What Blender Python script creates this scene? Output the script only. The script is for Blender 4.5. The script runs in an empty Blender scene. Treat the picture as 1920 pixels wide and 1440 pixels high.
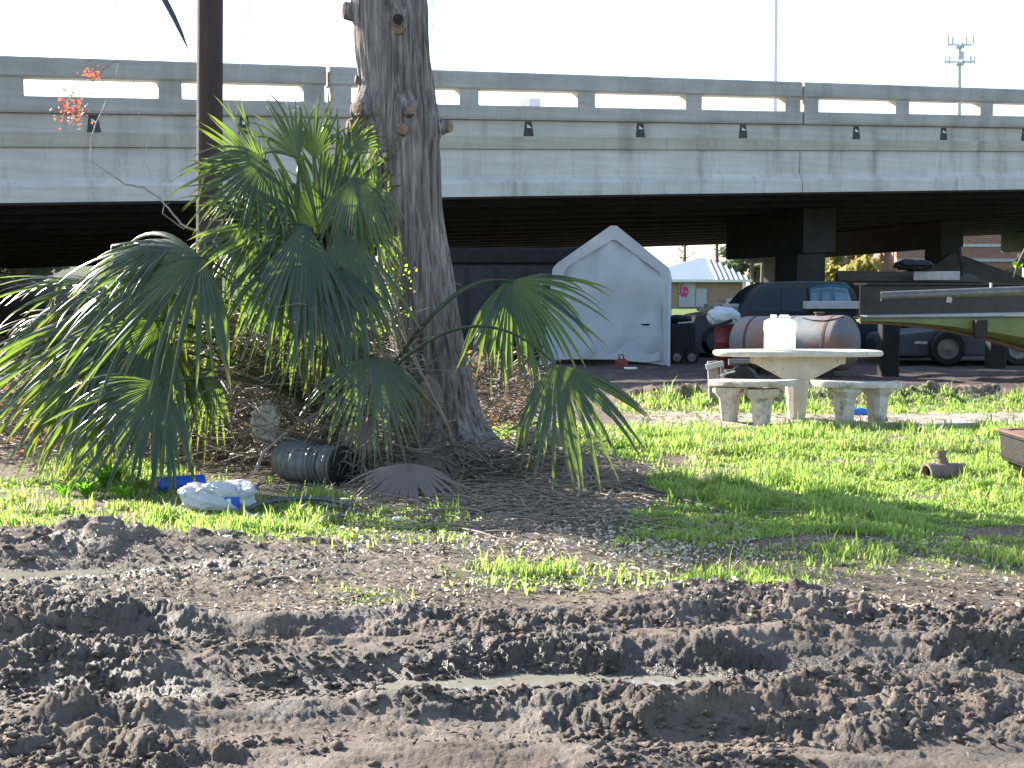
import bpy, math, random
import numpy as np
from mathutils import Vector, Matrix
random.seed(7)
rng = np.random.default_rng(11)
SC = bpy.context.scene
COL = SC.collection
R = math.radians

# ------------------------------------------------------------------ camera
FPX, HY, CAMH = 2400.0, 543.0, 1.45
PITCH = math.atan((720 - HY) / FPX)
cd = bpy.data.cameras.new('camera'); cd.sensor_width = 36; cd.lens = 36 * FPX / 1920
cd.clip_start = 0.1; cd.clip_end = 6000
cam = bpy.data.objects.new('camera', cd); COL.objects.link(cam)
cam.location = (0, 0, CAMH); cam.rotation_euler = (math.pi / 2 - PITCH, 0, 0)
SC.camera = cam
# ------------------------------------------------------------------ light
SUN_EL, SUN_AZ = R(27), R(-50)          # azimuth measured from +Y (view direction) towards +X
to_sun = Vector((math.sin(SUN_AZ) * math.cos(SUN_EL), math.cos(SUN_AZ) * math.cos(SUN_EL), math.sin(SUN_EL)))
W = bpy.data.worlds.new('World'); SC.world = W; W.use_nodes = True
wn = W.node_tree; bg = wn.nodes['Background']
sky = wn.nodes.new('ShaderNodeTexSky'); sky.sky_type = 'NISHITA'; sky.sun_disc = False
sky.sun_elevation = SUN_EL; sky.sun_rotation = SUN_AZ
sky.air_density = 1.0; sky.dust_density = 1.0; sky.ozone_density = 1.0
wn.links.new(sky.outputs[0], bg.inputs[0]); bg.inputs[1].default_value = 0.11
sd = bpy.data.lights.new('sun', 'SUN'); sd.energy = 5.0; sd.angle = R(0.5); sd.color = (1, 0.93, 0.82)
so = bpy.data.objects.new('sun', sd); COL.objects.link(so)
so.rotation_euler = to_sun.to_track_quat('Z', 'Y').to_euler(); so.location = (-20, 20, 30)
SC.view_settings.view_transform = 'Standard'; SC.view_settings.look = 'None'
SC.view_settings.exposure = 1.8; SC.view_settings.gamma = 1.0
SC.cycles.max_bounces = 6; SC.cycles.transparent_max_bounces = 8

# ------------------------------------------------------------------ pixel (1920x1440) -> world point at forward distance Y
_cp, _sp = math.cos(PITCH), math.sin(PITCH)
def P(px, py, Y):
    dx = (px - 960) / FPX; dv = (720 - py) / FPX
    d = Vector((dx, _cp + dv * _sp, -_sp + dv * _cp))
    return Vector((0, 0, CAMH)) + d * (Y / d.y)
def G(px, py, z=0.0):
    dx = (px - 960) / FPX; dv = (720 - py) / FPX
    d = Vector((dx, _cp + dv * _sp, -_sp + dv * _cp))
    return Vector((0, 0, CAMH)) + d * ((z - CAMH) / d.z)

# ------------------------------------------------------------------ numpy noise
def _hash(ix, iy, seed):
    h = (ix.astype(np.int64) * 374761393 + iy.astype(np.int64) * 668265263 + seed * 1442695041) & 0xFFFFFFFF
    h = ((h ^ (h >> 13)) * 1274126177) & 0xFFFFFFFF
    h = h ^ (h >> 16)
    return (h & 0xFFFFFF) / float(0xFFFFFF)
def vnoise(x, y, seed=0):
    ix = np.floor(x); iy = np.floor(y); fx = x - ix; fy = y - iy
    fx = fx * fx * fx * (fx * (fx * 6 - 15) + 10); fy = fy * fy * fy * (fy * (fy * 6 - 15) + 10)
    a = _hash(ix, iy, seed); b = _hash(ix + 1, iy, seed); c = _hash(ix, iy + 1, seed); d = _hash(ix + 1, iy + 1, seed)
    return (a * (1 - fx) + b * fx) * (1 - fy) + (c * (1 - fx) + d * fx) * fy      # 0..1
def fbm(x, y, oct=4, seed=0):
    s = 0; a = 0.5; t = 0
    for i in range(oct):
        s = s + a * vnoise(x, y, seed + i * 17); t += a
        x, y = x * 2.03 + y * 0.31 + 5.1, y * 1.97 - x * 0.27 + 9.7; a *= 0.5
    return s / t
def billow(x, y, oct=4, seed=0):
    s = 0; a = 0.5; t = 0
    for i in range(oct):
        s = s + a * np.sqrt(np.abs(2 * vnoise(x, y, seed + i * 31) - 1) + 0.002); t += a
        x, y = x * 2.1 + y * 0.4 + 3.3, y * 2.0 - x * 0.35 + 7.7; a *= 0.52
    return s / t
def lumps(x, y, seed=0):
    """worley-like rounded clods: 1 at a clod's centre, 0 at its rim"""
    ix = np.floor(x); iy = np.floor(y); best = np.full(x.shape, 9.0); val = np.zeros(x.shape)
    for dx in (-1, 0, 1):
        for dy in (-1, 0, 1):
            cx = ix + dx; cy = iy + dy
            px = cx + _hash(cx, cy, seed); py = cy + _hash(cx, cy, seed + 5)
            d = (px - x) ** 2 + (py - y) ** 2
            v = _hash(cx, cy, seed + 9)
            m = d < best
            best = np.where(m, d, best); val = np.where(m, v, val)
    return np.sqrt(np.clip(1 - best * 1.6, 0, 1)) * val
def sst(a, b, x):
    t = np.clip((x - a) / (b - a), 0, 1); return t * t * (3 - 2 * t)
def gau(x, y, cx, cy, sx, sy): return np.exp(-((x - cx) / sx) ** 2 - ((y - cy) / sy) ** 2)

# ------------------------------------------------------------------ terrain
TREE = (-0.42, 10.75)
def mud_mask(X, Y):
    n = fbm(X * 0.9, Y * 1.2, 3, 3) - 0.5
    m = 1 - sst(5.55, 6.25, Y + n * 1.1)
    left = gau(X, Y, -2.6, 6.75, 1.5, 0.75)
    return np.clip(np.maximum(m, left * 1.1), 0, 1)
def pud1(X, Y): return gau(X, Y - 0.22 * (X + 2.6), -2.8, 6.50, 1.0, 0.24)
def pud2(X, Y): return gau(X, Y - 0.06 * X, 0.05, 4.68, 1.05, 0.15)
def mud_relief(X, Y):
    wx = fbm(X * 1.1, Y * 1.1, 2, 41) - 0.5
    wob = 0.35 * wx + .10 * (fbm(X * 3.1, Y * 3.1, 2, 43) - .5)
    rut = np.zeros_like(X)
    for y0, a, ph, dep in ((4.66, 0.05, 0.3, 0.055), (5.30, 0.11, 1.7, 0.050), (4.12, 0.02, 2.9, 0.050), (5.78, 0.02, 4.0, 0.030), (3.62, 0.08, 5.0, 0.045)):
        u = (Y - (y0 + a * X + 0.12 * np.sin(X * 0.9 + ph) + wob)) / 0.16
        amp = 0.3 + 1.1 * vnoise(X * 0.8 + ph * 9, Y * 0.1, 60)
        rut += amp * (-dep * np.exp(-u * u) + dep * 0.8 * np.exp(-((np.abs(u) - 1.7) / 0.8) ** 2))
    # long crumbly ridges running across the view
    lay = billow(X * .9 + wx, (Y - .05 * X) * 6.5 + 2.2 * wob, 4, 160) - .45
    qx = X + 0.16 * wx + 0.035 * (vnoise(X * 11, Y * 11, 78) - .5); qy = Y + 0.1 * (vnoise(X * 3, Y * 3, 77) - 0.5) + 0.035 * (vnoise(X * 11, Y * 11, 79) - .5)
    cl = 0.045 * lumps(qx * 3.1, qy * 5.4, 1) + 0.036 * lumps(qx * 7.5, qy * 10, 2) + 0.024 * lumps(qx * 17, qy * 20, 3) + 0.016 * lumps(qx * 36, qy * 40, 4) + 0.009 * lumps(qx * 70, qy * 75, 6)
    cl = cl + 0.055 * lay + 0.030 * (billow(X * 9, Y * 12, 4, 12) - 0.45) + 0.014 * (billow(X * 32, Y * 36, 3, 15) - 0.45)
    where = 0.30 + 0.95 * sst(0.40, 0.60, fbm(X * 0.8, Y * 2.4, 4, 21))
    smooth_r = 1 - 0.75 * gau(X, Y - .12 * (X - 2), 2.4, 4.0, 1.6, 0.42)
    f2 = gau(X, Y - .06 * X, .02, 4.60, .95, .26)
    return (rut * (0.5 + 0.5 * smooth_r) + (cl - 0.025) * where * smooth_r) * (1 - .72 * f2)
def height(X, Y):
    shp = X.shape; X = X.ravel(); Y = Y.ravel()
    M = mud_mask(X, Y)
    h = 0.05 * (fbm(X * 0.25, Y * 0.25, 3, 8) - 0.5)
    ii = np.nonzero((M > 1e-3) & (Y < 9))[0]
    if len(ii): h[ii] += M[ii] * mud_relief(X[ii], Y[ii])
    G1 = (1 - M)
    near = 1 - sst(30, 60, Y)
    h = h + G1 * near * (0.016 * (billow(X * 5, Y * 5, 4, 33) - 0.4) + 0.02 * (fbm(X * 1.5, Y * 1.5, 3, 34) - 0.5) + 0.012 * lumps(X * 7, Y * 7, 36) * sst(0.5, 0.7, fbm(X, Y, 3, 37)))
    h = h + gau(X, Y, TREE[0] + 0.1, TREE[1] - 0.1, 1.1, 0.9) * 0.10
    # crumbled mud bank where the churned yard begins, beyond the table
    bank = np.exp(-((Y - (16.6 + 0.15 * np.sin(X))) / 0.55) ** 2) * sst(1.0, 2.0, X)
    h = h + bank * (0.06 + 0.16 * lumps(X * 4, Y * 4, 51) + 0.07 * lumps(X * 9, Y * 9, 52))
    yard = sst(16.5, 18, Y) * (1 - sst(30, 45, Y))
    h = h + yard * (0.10 * (fbm(X * 1.1, Y * 2.2, 4, 55) - 0.5) + 0.03 * billow(X * 3, Y * 6, 3, 56))
    p1 = pud1(X, Y); p2 = pud2(X, Y)
    h = h * (1 - 0.8 * np.clip(p1 * 1.3, 0, 1)) - 0.10 * p1
    h = h * (1 - 0.75 * np.clip(p2 * 1.3, 0, 1)) - 0.05 * p2
    # mound behind the left puddle, far bank at the left under the bridge
    h = h + 0.13 * gau(X, Y, -2.5, 7.15, 1.2, 0.22) * (0.5 + 0.9 * lumps(X * 5, Y * 5, 63))
    h = h + 5.0 * sst(12, 34, -X - 0.02 * (Y - 40)) * sst(34, 60, Y)
    return h.reshape(shp)
import bisect
GRID = {}
def hz(x, y):
    if not GRID or y <= 3 or y > 200 or abs(x / y) > 2.5: return float(height(np.array([x], float), np.array([y], float))[0])
    ys, us, Hh = GRID['y'], GRID['u'], GRID['h']
    j = max(0, min(len(ys) - 2, bisect.bisect_right(ys, y) - 1)); u = x / y; i = max(0, min(len(us) - 2, bisect.bisect_right(us, u) - 1))
    fy = (y - ys[j]) / (ys[j + 1] - ys[j]); fu = (u - us[i]) / (us[i + 1] - us[i])
    return float((Hh[j, i] * (1 - fu) + Hh[j, i + 1] * fu) * (1 - fy) + (Hh[j + 1, i] * (1 - fu) + Hh[j + 1, i + 1] * fu) * fy)

def to_px(X, Y):
    Y = np.maximum(Y, .5); return 960 + FPX * X / Y, HY + FPX * CAMH / Y
def grass_density(X, Y):
    px, py = to_px(X, Y)
    n = fbm(X * 1.7, Y * 1.7, 4, 91); n2 = fbm(X * 5, Y * 5, 3, 92)
    def E(cx, cy, rx, ry): return np.exp(-((px - cx) / rx) ** 2 - ((py - cy) / ry) ** 2)
    leftedge = np.interp(py, [760, 800, 850, 880, 930, 980, 1060, 1130], [880, 900, 950, 1180, 1230, 1150, 1130, 1500])
    d = sst(0, 60, px - leftedge + 60 * (n - 0.5)) * sst(799, 812, py) * (1 - sst(985, 1085, py + 90 * (n - 0.5) - 0.035 * (px - 1400)))
    d = d * (1.15 - 0.75 * sst(950, 1040, py))
    for c in ((1480, 928, 85, 12), (1275, 872, 75, 26), (1345, 905, 70, 10), (1760, 930, 110, 14), (1740, 826, 130, 9), (1410, 832, 60, 8), (1330, 985, 60, 8), (1880, 1000, 90, 10), (1560, 1018, 120, 9)):
        d = d - 1.1 * E(*c) * (0.5 + n2)
    a = (.25 + .9 * sst(.42, .62, n2)) * sst(905, 935, py + 40 * (n - 0.5)) * (1 - sst(985, 1035, py + 50 * (n - 0.5))) * (1 - sst(560, 720, px)) * 0.34
    a2 = sst(945, 975, py) * (1 - sst(1000, 1040, py + 40 * (n2 - 0.5))) * (1 - sst(820, 900, px)) * sst(300, 400, px) * 0.5
    a3 = E(230, 905, 90, 26) * 1.3
    f = sst(752, 760, py) * (1 - sst(772, 781, py)) * sst(1150, 1220, px + 60 * (n - 0.5)) * 0.9
    b = E(1060, 1085, 150, 18) * 0.35 + E(660, 1130, 60, 15) * .25 + E(1380, 1098, 120, 14) * .5
    d = np.maximum.reduce([d, a, a2, a3, f, b])
    d = d * (0.28 + 1.2 * sst(0.32, 0.58, n)) * (0.55 + 0.85 * sst(0.36, 0.60, n2))
    d = d * (1 - np.clip(mud_mask(X, Y) * 1.2, 0, 1))
    return np.clip(d, 0, 1.3)
def far_green(X, Y): return sst(64, 72, Y) * 1.0

def build_ground():
    u0 = np.linspace(-0.47, 0.47, 760)
    side = 0.47 + 2.2 * (np.linspace(0, 1, 46)[1:]) ** 1.8
    u = np.concatenate([-side[::-1], u0, side])
    yb = np.array([-150, -80, -40, -20, -10, -5, -2, 0, 1.2, 2.0, 2.6])
    y1 = np.arange(3.0, 8.0, 0.0125); y2 = 8 * np.exp(np.linspace(0, math.log(18 / 8), 330))
    y3 = 18 * np.exp(np.linspace(0, math.log(60 / 18), 150)[1:]); y4 = 60 * np.exp(np.linspace(0, math.log(4000 / 60), 60)[1:])
    ys = np.concatenate([yb, y1, y2, y3, y4])
    wy = np.where(ys > 3, ys, 3 + (3 - ys) * 1.0)
    X = u[None, :] * wy[:, None]; Y = np.repeat(ys[:, None], len(u), 1)
    H = height(X, Y); H = np.where(Y < 2.9, 0.0, H); GRID.update(y=list(ys), u=list(u), h=H)
    ny, nx = X.shape
    co = np.stack([X, Y, H], -1).reshape(-1, 3)
    i = np.arange(ny * nx).reshape(ny, nx)
    q = np.stack([i[:-1, :-1], i[:-1, 1:], i[1:, 1:], i[1:, :-1]], -1).reshape(-1, 4)
    me = mesh_np('ground', co, q)
    me.polygons.foreach_set('use_smooth', np.ones(len(q), bool))
    M = mud_mask(X, Y); D = grass_density(X, Y)
    gr = np.clip(D, 0, 1) ** 0.7 * 0.75 + far_green(X, Y)
    wet = np.clip(1.3 * gau(X, Y - 0.05 * X, 0.3, 4.72, 1.3, 0.22) + 1.1 * gau(X, Y - .22 * (X + 2.6), -2.6, 6.35, 1.6, 0.25) + 0.8 * gau(X, Y - .12 * X, 2.2, 4.75, 1.3, 0.13)
                  + 0.5 * M * sst(0.55, 0.7, fbm(X * 1.2, Y * 2, 3, 71)), 0, 1)
    pad = sst(13.2, 13.45, Y + 0.15 * (fbm(X * 2, Y * 2, 3, 81) - .5)) * (1 - sst(14.9, 15.15, Y + 0.9 * (fbm(X * 2, Y * 2, 3, 82) - .5))) * sst(1.1, 1.7, X)
    shade = sst(16.8, 17.5, Y) * (1 - sst(62, 70, Y))  # ground lying in the bridge's shade, darkened by colour
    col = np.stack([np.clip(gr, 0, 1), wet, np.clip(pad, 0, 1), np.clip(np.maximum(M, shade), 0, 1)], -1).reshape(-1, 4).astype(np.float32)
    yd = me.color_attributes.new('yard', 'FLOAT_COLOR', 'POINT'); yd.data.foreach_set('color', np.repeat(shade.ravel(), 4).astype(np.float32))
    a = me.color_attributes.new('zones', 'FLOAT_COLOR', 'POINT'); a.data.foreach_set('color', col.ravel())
    o = bpy.data.objects.new('ground', me); COL.objects.link(o); o['kind'] = 'structure'
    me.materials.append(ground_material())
    return o

# ------------------------------------------------------------------ mesh helpers
def mesh_np(name, co, faces):
    me = bpy.data.meshes.new(name); faces = np.asarray(faces); n, k = faces.shape
    me.vertices.add(len(co)); me.vertices.foreach_set('co', np.asarray(co, np.float32).ravel())
    me.loops.add(n * k); me.loops.foreach_set('vertex_index', faces.astype(np.int32).ravel())
    me.polygons.add(n); me.polygons.foreach_set('loop_start', np.arange(0, n * k, k, dtype=np.int32))
    me.update(calc_edges=True)
    return me
class MB:
    def __init__(s): s.v = []; s.f = []
    def add(s, vs, fs):
        b = len(s.v); s.v += [Vector(v) for v in vs]; s.f += [tuple(i + b for i in f) for f in fs]; return s
    def box(s, c, d, rz=0, M=None, bev=0):
        c = Vector(c); hx, hy, hzz = d[0] / 2, d[1] / 2, d[2] / 2
        rot = M if M is not None else Matrix.Rotation(rz, 3, 'Z')
        if bev <= 0:
            vs = [(x, y, z) for x in (-hx, hx) for y in (-hy, hy) for z in (-hzz, hzz)]
            fs = [(0, 1, 3, 2), (4, 6, 7, 5), (0, 4, 5, 1), (2, 3, 7, 6), (0, 2, 6, 4), (1, 5, 7, 3)]
            return s.add([c + rot @ Vector(v) for v in vs], fs)
        b = min(bev, hx * .9, hy * .9, hzz * .9)
        ring = lambda x, y, z, q: [(-x + q, -y, z), (x - q, -y, z), (x, -y + q, z), (x, y - q, z), (x - q, y, z), (-x + q, y, z), (-x, y - q, z), (-x, -y + q, z)]
        L = ring(hx - b, hy - b, -hzz, b * .5) + ring(hx, hy, -hzz + b, b) + ring(hx, hy, hzz - b, b) + ring(hx - b, hy - b, hzz, b * .5)
        fs = [tuple(range(7, -1, -1)), tuple(range(24, 32))]
        for r in range(3):
            for k in range(8): fs.append((r * 8 + k, r * 8 + (k + 1) % 8, r * 8 + 8 + (k + 1) % 8, r * 8 + 8 + k))
        return s.add([c + rot @ Vector(v) for v in L], fs)
    def tube(s, pts, rad, seg=8, cap=True, sq=None):
        pts = [Vector(p) for p in pts]; n = len(pts)
        if not hasattr(rad, '__len__'): rad = [rad] * n
        up = None; b = len(s.v)
        for i, p in enumerate(pts):
            t = (pts[min(i + 1, n - 1)] - pts[max(i - 1, 0)])
            t = t.normalized() if t.length > 1e-9 else Vector((0, 0, 1))
            if up is None: up = Vector((0, 0, 1)) if abs(t.z) < .9 else Vector((0, 1, 0))
            a = t.cross(up)
            if a.length < 1e-6: a = t.orthogonal()
            a.normalize(); up = a.cross(t).normalized()
            for k in range(seg):
                th = 2 * math.pi * k / seg
                s.v.append(p + (a * math.cos(th) + up * math.sin(th) * (sq or 1)) * rad[i])
        for i in range(n - 1):
            for k in range(seg):
                s.f.append((b + i * seg + k, b + i * seg + (k + 1) % seg, b + (i + 1) * seg + (k + 1) % seg, b + (i + 1) * seg + k))
        if cap and seg > 2:
            s.f.append(tuple(b + k for k in range(seg))[::-1]); s.f.append(tuple(b + (n - 1) * seg + k for k in range(seg)))
        return s
    def prism(s, poly, ext):
        n = len(poly); poly = [Vector(p) for p in poly]; e = Vector(ext)
        fs = [tuple(range(n))[::-1], tuple(range(n, 2 * n))] + [(k, (k + 1) % n, n + (k + 1) % n, n + k) for k in range(n)]
        return s.add(poly + [p + e for p in poly], fs)
    def lathe(s, c, prof, seg=24, axis=None, cap=True):
        c = Vector(c); ax = Vector(axis or (0, 0, 1)).normalized(); a = ax.orthogonal().normalized(); bb = ax.cross(a); b = len(s.v)
        for r, z in prof:
            for k in range(seg):
                th = 2 * math.pi * k / seg; s.v.append(c + ax * z + (a * math.cos(th) + bb * math.sin(th)) * r)
        for i in range(len(prof) - 1):
            for k in range(seg): s.f.append((b + i * seg + k, b + i * seg + (k + 1) % seg, b + (i + 1) * seg + (k + 1) % seg, b + (i + 1) * seg + k))
        if cap:
            s.f.append(tuple(b + k for k in range(seg))[::-1]); s.f.append(tuple(b + (len(prof) - 1) * seg + k for k in range(seg)))
        return s
    def loft(s, rings, closed=True, cap=True):
        n = len(rings[0]); b = len(s.v)
        for r in rings: s.v += [Vector(p) for p in r]
        for i in range(len(rings) - 1):
            for k in range(n if closed else n - 1):
                s.f.append((b + i * n + k, b + i * n + (k + 1) % n, b + (i + 1) * n + (k + 1) % n, b + (i + 1) * n + k))
        if cap: s.f.append(tuple(b + k for k in range(n))[::-1]); s.f.append(tuple(b + (len(rings) - 1) * n + k for k in range(n)))
        return s
    def jitter(s, a):
        for v in s.v: v += Vector((random.uniform(-a, a), random.uniform(-a, a), random.uniform(-a, a)))
        return s
    def build(s, name, m, parent=None, smooth=False, bevel=0, fixn=True):
        off = Vector((0, 0, 0)); p = parent
        while p is not None: off += p.location; p = p.parent
        me = bpy.data.meshes.new(name); me.from_pydata([tuple(v - off) for v in s.v], [], s.f)
        if fixn:
            import bmesh
            bm = bmesh.new(); bm.from_mesh(me); bmesh.ops.recalc_face_normals(bm, faces=bm.faces)
            if bevel > 0:
                try: bmesh.ops.bevel(bm, geom=[e for e in bm.edges if len(e.link_faces) == 2 and e.calc_face_angle(0) > .5], offset=bevel, segments=2, affect='EDGES', profile=.6)
                except Exception: pass
            bm.to_mesh(me); bm.free()
        me.materials.append(m)
        if smooth:
            me.polygons.foreach_set('use_smooth', [True] * len(me.polygons))
            try: me.set_sharp_from_angle(angle=R(42))
            except Exception: pass
        me.update()
        o = bpy.data.objects.new(name, me); COL.objects.link(o)
        if parent is not None: o.parent = parent
        return o
def thing(name, label, cat, loc=(0, 0, 0), group=None):
    o = bpy.data.objects.new(name, None); o.empty_display_size = .2; COL.objects.link(o); o.location = loc
    return tag(o, label, cat, group)
def tag(o, label=None, cat=None, group=None, kind=None):
    if label: o['label'] = label
    if cat: o['category'] = cat
    if group: o['group'] = group
    if kind: o['kind'] = kind
    return o
def copy_thing(o, parent=None):
    c = o.copy(); COL.objects.link(c)
    if parent is not None: c.parent = parent; c.matrix_parent_inverse = o.matrix_parent_inverse
    for ch in [x for x in bpy.data.objects if x.parent == o]: copy_thing(ch, c)
    return c

# ------------------------------------------------------------------ materials
def new_mat(name):
    m = bpy.data.materials.new(name); m.use_nodes = True; nt = m.node_tree
    return m, nt, nt.nodes['Principled BSDF'], nt.nodes['Material Output']
def N(nt, t, **kw):
    n = nt.nodes.new(t)
    for k, v in kw.items():
        if k.startswith('i_'):
            key = k[2:]; key = int(key) if key.isdigit() else key.replace('_', ' ')
            n.inputs[key].default_value = v
        else: setattr(n, k, v)
    return n
def mapped(nt, scale, obj=True):
    tc = N(nt, 'ShaderNodeTexCoord'); mp = N(nt, 'ShaderNodeMapping'); mp.inputs['Scale'].default_value = scale
    nt.links.new(tc.outputs['Object'], mp.inputs[0]); return mp.outputs[0]
def noise_ramp(nt, vec, scale, stops, detail=6, rough=.6, dist=0):
    n = N(nt, 'ShaderNodeTexNoise', i_Scale=scale, i_Detail=detail, i_Roughness=rough, i_Distortion=dist); nt.links.new(vec, n.inputs['Vector'])
    r = N(nt, 'ShaderNodeValToRGB'); nt.links.new(n.outputs['Fac'], r.inputs[0]); e = r.color_ramp.elements
    while len(e) < len(stops): e.new(.5)
    for k, (p, c) in enumerate(stops): e[k].position = p; e[k].color = (*c, 1) if len(c) == 3 else c
    return r.outputs[0], n.outputs['Fac']
def mix(nt, a, b, f, mode='MIX'):
    n = N(nt, 'ShaderNodeMix', data_type='RGBA', blend_type=mode)
    if isinstance(f, (int, float)): n.inputs[0].default_value = f
    else: nt.links.new(f, n.inputs[0])
    for s, k in ((a, 6), (b, 7)):
        if isinstance(s, tuple): n.inputs[k].default_value = (*s[:3], 1)
        else: nt.links.new(s, n.inputs[k])
    return n.outputs[2]
def mat(name, c1, c2=None, scale=4.0, rough=.7, bump=.3, bscale=None, metal=0, stretch=(1, 1, 1), transl=0, stain_or_shade=None, stain_scale=1.2, stain_pos=(.5, .68), spec=.5, tcol=None, bdist=.02):
    m, nt, bs, out = new_mat(name); c2 = c2 or tuple(c * .75 for c in c1)
    v = mapped(nt, stretch)
    col, fac = noise_ramp(nt, v, scale, [(.3, c2), (.7, c1)])
    if stain_or_shade:
        sm, _ = noise_ramp(nt, v, stain_scale, [(stain_pos[0], (0, 0, 0)), (stain_pos[1], (1, 1, 1))], detail=8, rough=.7, dist=.4)
        col = mix(nt, col, stain_or_shade, sm)
    nt.links.new(col, bs.inputs['Base Color']); bs.inputs['Roughness'].default_value = rough; bs.inputs['Metallic'].default_value = metal
    bs.inputs['Specular IOR Level'].default_value = spec
    if bump > 0:
        n2 = N(nt, 'ShaderNodeTexNoise', i_Scale=bscale or scale * 5, i_Detail=8, i_Roughness=.65); nt.links.new(v, n2.inputs['Vector'])
        b = N(nt, 'ShaderNodeBump', i_Strength=bump, i_Distance=bdist); nt.links.new(n2.outputs['Fac'], b.inputs['Height']); nt.links.new(b.outputs[0], bs.inputs['Normal'])
    if transl > 0:
        t = N(nt, 'ShaderNodeBsdfTranslucent'); ms = N(nt, 'ShaderNodeMixShader', i_0=transl)
        if tcol: t.inputs[0].default_value = (*tcol, 1)
        else: nt.links.new(col, t.inputs[0])
        nt.links.new(bs.outputs[0], ms.inputs[1]); nt.links.new(t.outputs[0], ms.inputs[2]); nt.links.new(ms.outputs[0], out.inputs[0])
    return m
def ground_material():
    m, nt, bs, out = new_mat('ground_soil')
    at = N(nt, 'ShaderNodeVertexColor', layer_name='zones'); sp = N(nt, 'ShaderNodeSeparateColor'); nt.links.new(at.outputs[0], sp.inputs[0])
    v = mapped(nt, (1, 1, 1))
    mud, _ = noise_ramp(nt, v, 2.2, [(.3, (.10, .077, .062)), (.5, (.185, .146, .118)), (.72, (.33, .275, .225))], detail=10, rough=.65)
    lit, _ = noise_ramp(nt, v, 34, [(.36, (.10, .07, .048)), (.5, (.21, .16, .115)), (.6, (.34, .27, .20)), (.70, (.55, .46, .36))], detail=5, rough=.7)
    big, _ = noise_ramp(nt, v, 1.4, [(.35, (.55, .55, .55)), (.65, (1, 1, 1))])
    lit = mix(nt, lit, big, 1.0, 'MULTIPLY')
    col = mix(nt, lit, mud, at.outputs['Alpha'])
    ya = N(nt, 'ShaderNodeVertexColor', layer_name='yard'); dk = mix(nt, col, (.42, .38, .42), 1.0, 'MULTIPLY'); col = mix(nt, col, dk, ya.outputs[0])  # bridge shade multiplied into the yard's soil colour
    grn, _ = noise_ramp(nt, v, 12, [(.35, (.055, .075, .02)), (.6, (.12, .19, .04)), (.75, (.19, .26, .07))], detail=6)
    col = mix(nt, col, grn, sp.outputs[0])
    padc, _ = noise_ramp(nt, v, 5, [(.4, (.20, .165, .125)), (.52, (.40, .35, .29)), (.7, (.52, .47, .40))], detail=8)
    col = mix(nt, col, padc, sp.outputs[2])
    wetc = mix(nt, col, (.045, .038, .033), 0.6)
    col = mix(nt, col, wetc, sp.outputs[1])
    nt.links.new(col, bs.inputs['Base Color'])
    rr = N(nt, 'ShaderNodeMapRange', i_3=.86, i_4=.28); nt.links.new(sp.outputs[1], rr.inputs[0]); nt.links.new(rr.outputs[0], bs.inputs['Roughness'])
    bs.inputs['Specular IOR Level'].default_value = .35
    n2 = N(nt, 'ShaderNodeTexNoise', i_Scale=22, i_Detail=10, i_Roughness=.75); nt.links.new(v, n2.inputs['Vector'])
    n3 = N(nt, 'ShaderNodeTexNoise', i_Scale=90, i_Detail=4, i_Roughness=.7); nt.links.new(v, n3.inputs['Vector'])
    ad = N(nt, 'ShaderNodeMath', operation='ADD'); nt.links.new(n2.outputs[0], ad.inputs[0])
    mu = N(nt, 'ShaderNodeMath', operation='MULTIPLY', i_1=.35); nt.links.new(n3.outputs[0], mu.inputs[0]); nt.links.new(mu.outputs[0], ad.inputs[1])
    b = N(nt, 'ShaderNodeBump', i_Strength=.9, i_Distance=.035); nt.links.new(ad.outputs[0], b.inputs['Height']); nt.links.new(b.outputs[0], bs.inputs['Normal'])
    return m

def concrete_fascia(name, base, dark, streak=.6):
    m, nt, bs, out = new_mat(name); v = mapped(nt, (1, 1, 1)); vs = mapped(nt, (1, 1, .12))
    col, _ = noise_ramp(nt, v, 1.1, [(.3, dark), (.7, base)], detail=8)
    st, _ = noise_ramp(nt, vs, 2.2, [(.50, (0, 0, 0)), (.72, (1, 1, 1))], detail=8, rough=.7)
    mm = N(nt, 'ShaderNodeMath', operation='MULTIPLY', i_1=streak); nt.links.new(st, mm.inputs[0])
    col = mix(nt, col, (.17, .15, .125), mm.outputs[0])
    sp, _ = noise_ramp(nt, v, 30, [(.62, (1, 1, 1)), (.74, (.7, .7, .68))], detail=6)
    col = mix(nt, col, sp, 1.0, 'MULTIPLY')
    vh = mapped(nt, (.15, .15, 3)); bd, _ = noise_ramp(nt, vh, 2.5, [(.35, (.85, .85, .85)), (.65, (1, 1, 1))], detail=5)
    col = mix(nt, col, bd, 1.0, 'MULTIPLY')
    nt.links.new(col, bs.inputs['Base Color']); bs.inputs['Roughness'].default_value = .88
    n2 = N(nt, 'ShaderNodeTexNoise', i_Scale=8, i_Detail=9, i_Roughness=.7); nt.links.new(v, n2.inputs['Vector'])
    b = N(nt, 'ShaderNodeBump', i_Strength=.35, i_Distance=.03); nt.links.new(n2.outputs['Fac'], b.inputs['Height']); nt.links.new(b.outputs[0], bs.inputs['Normal'])
    return m
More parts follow.
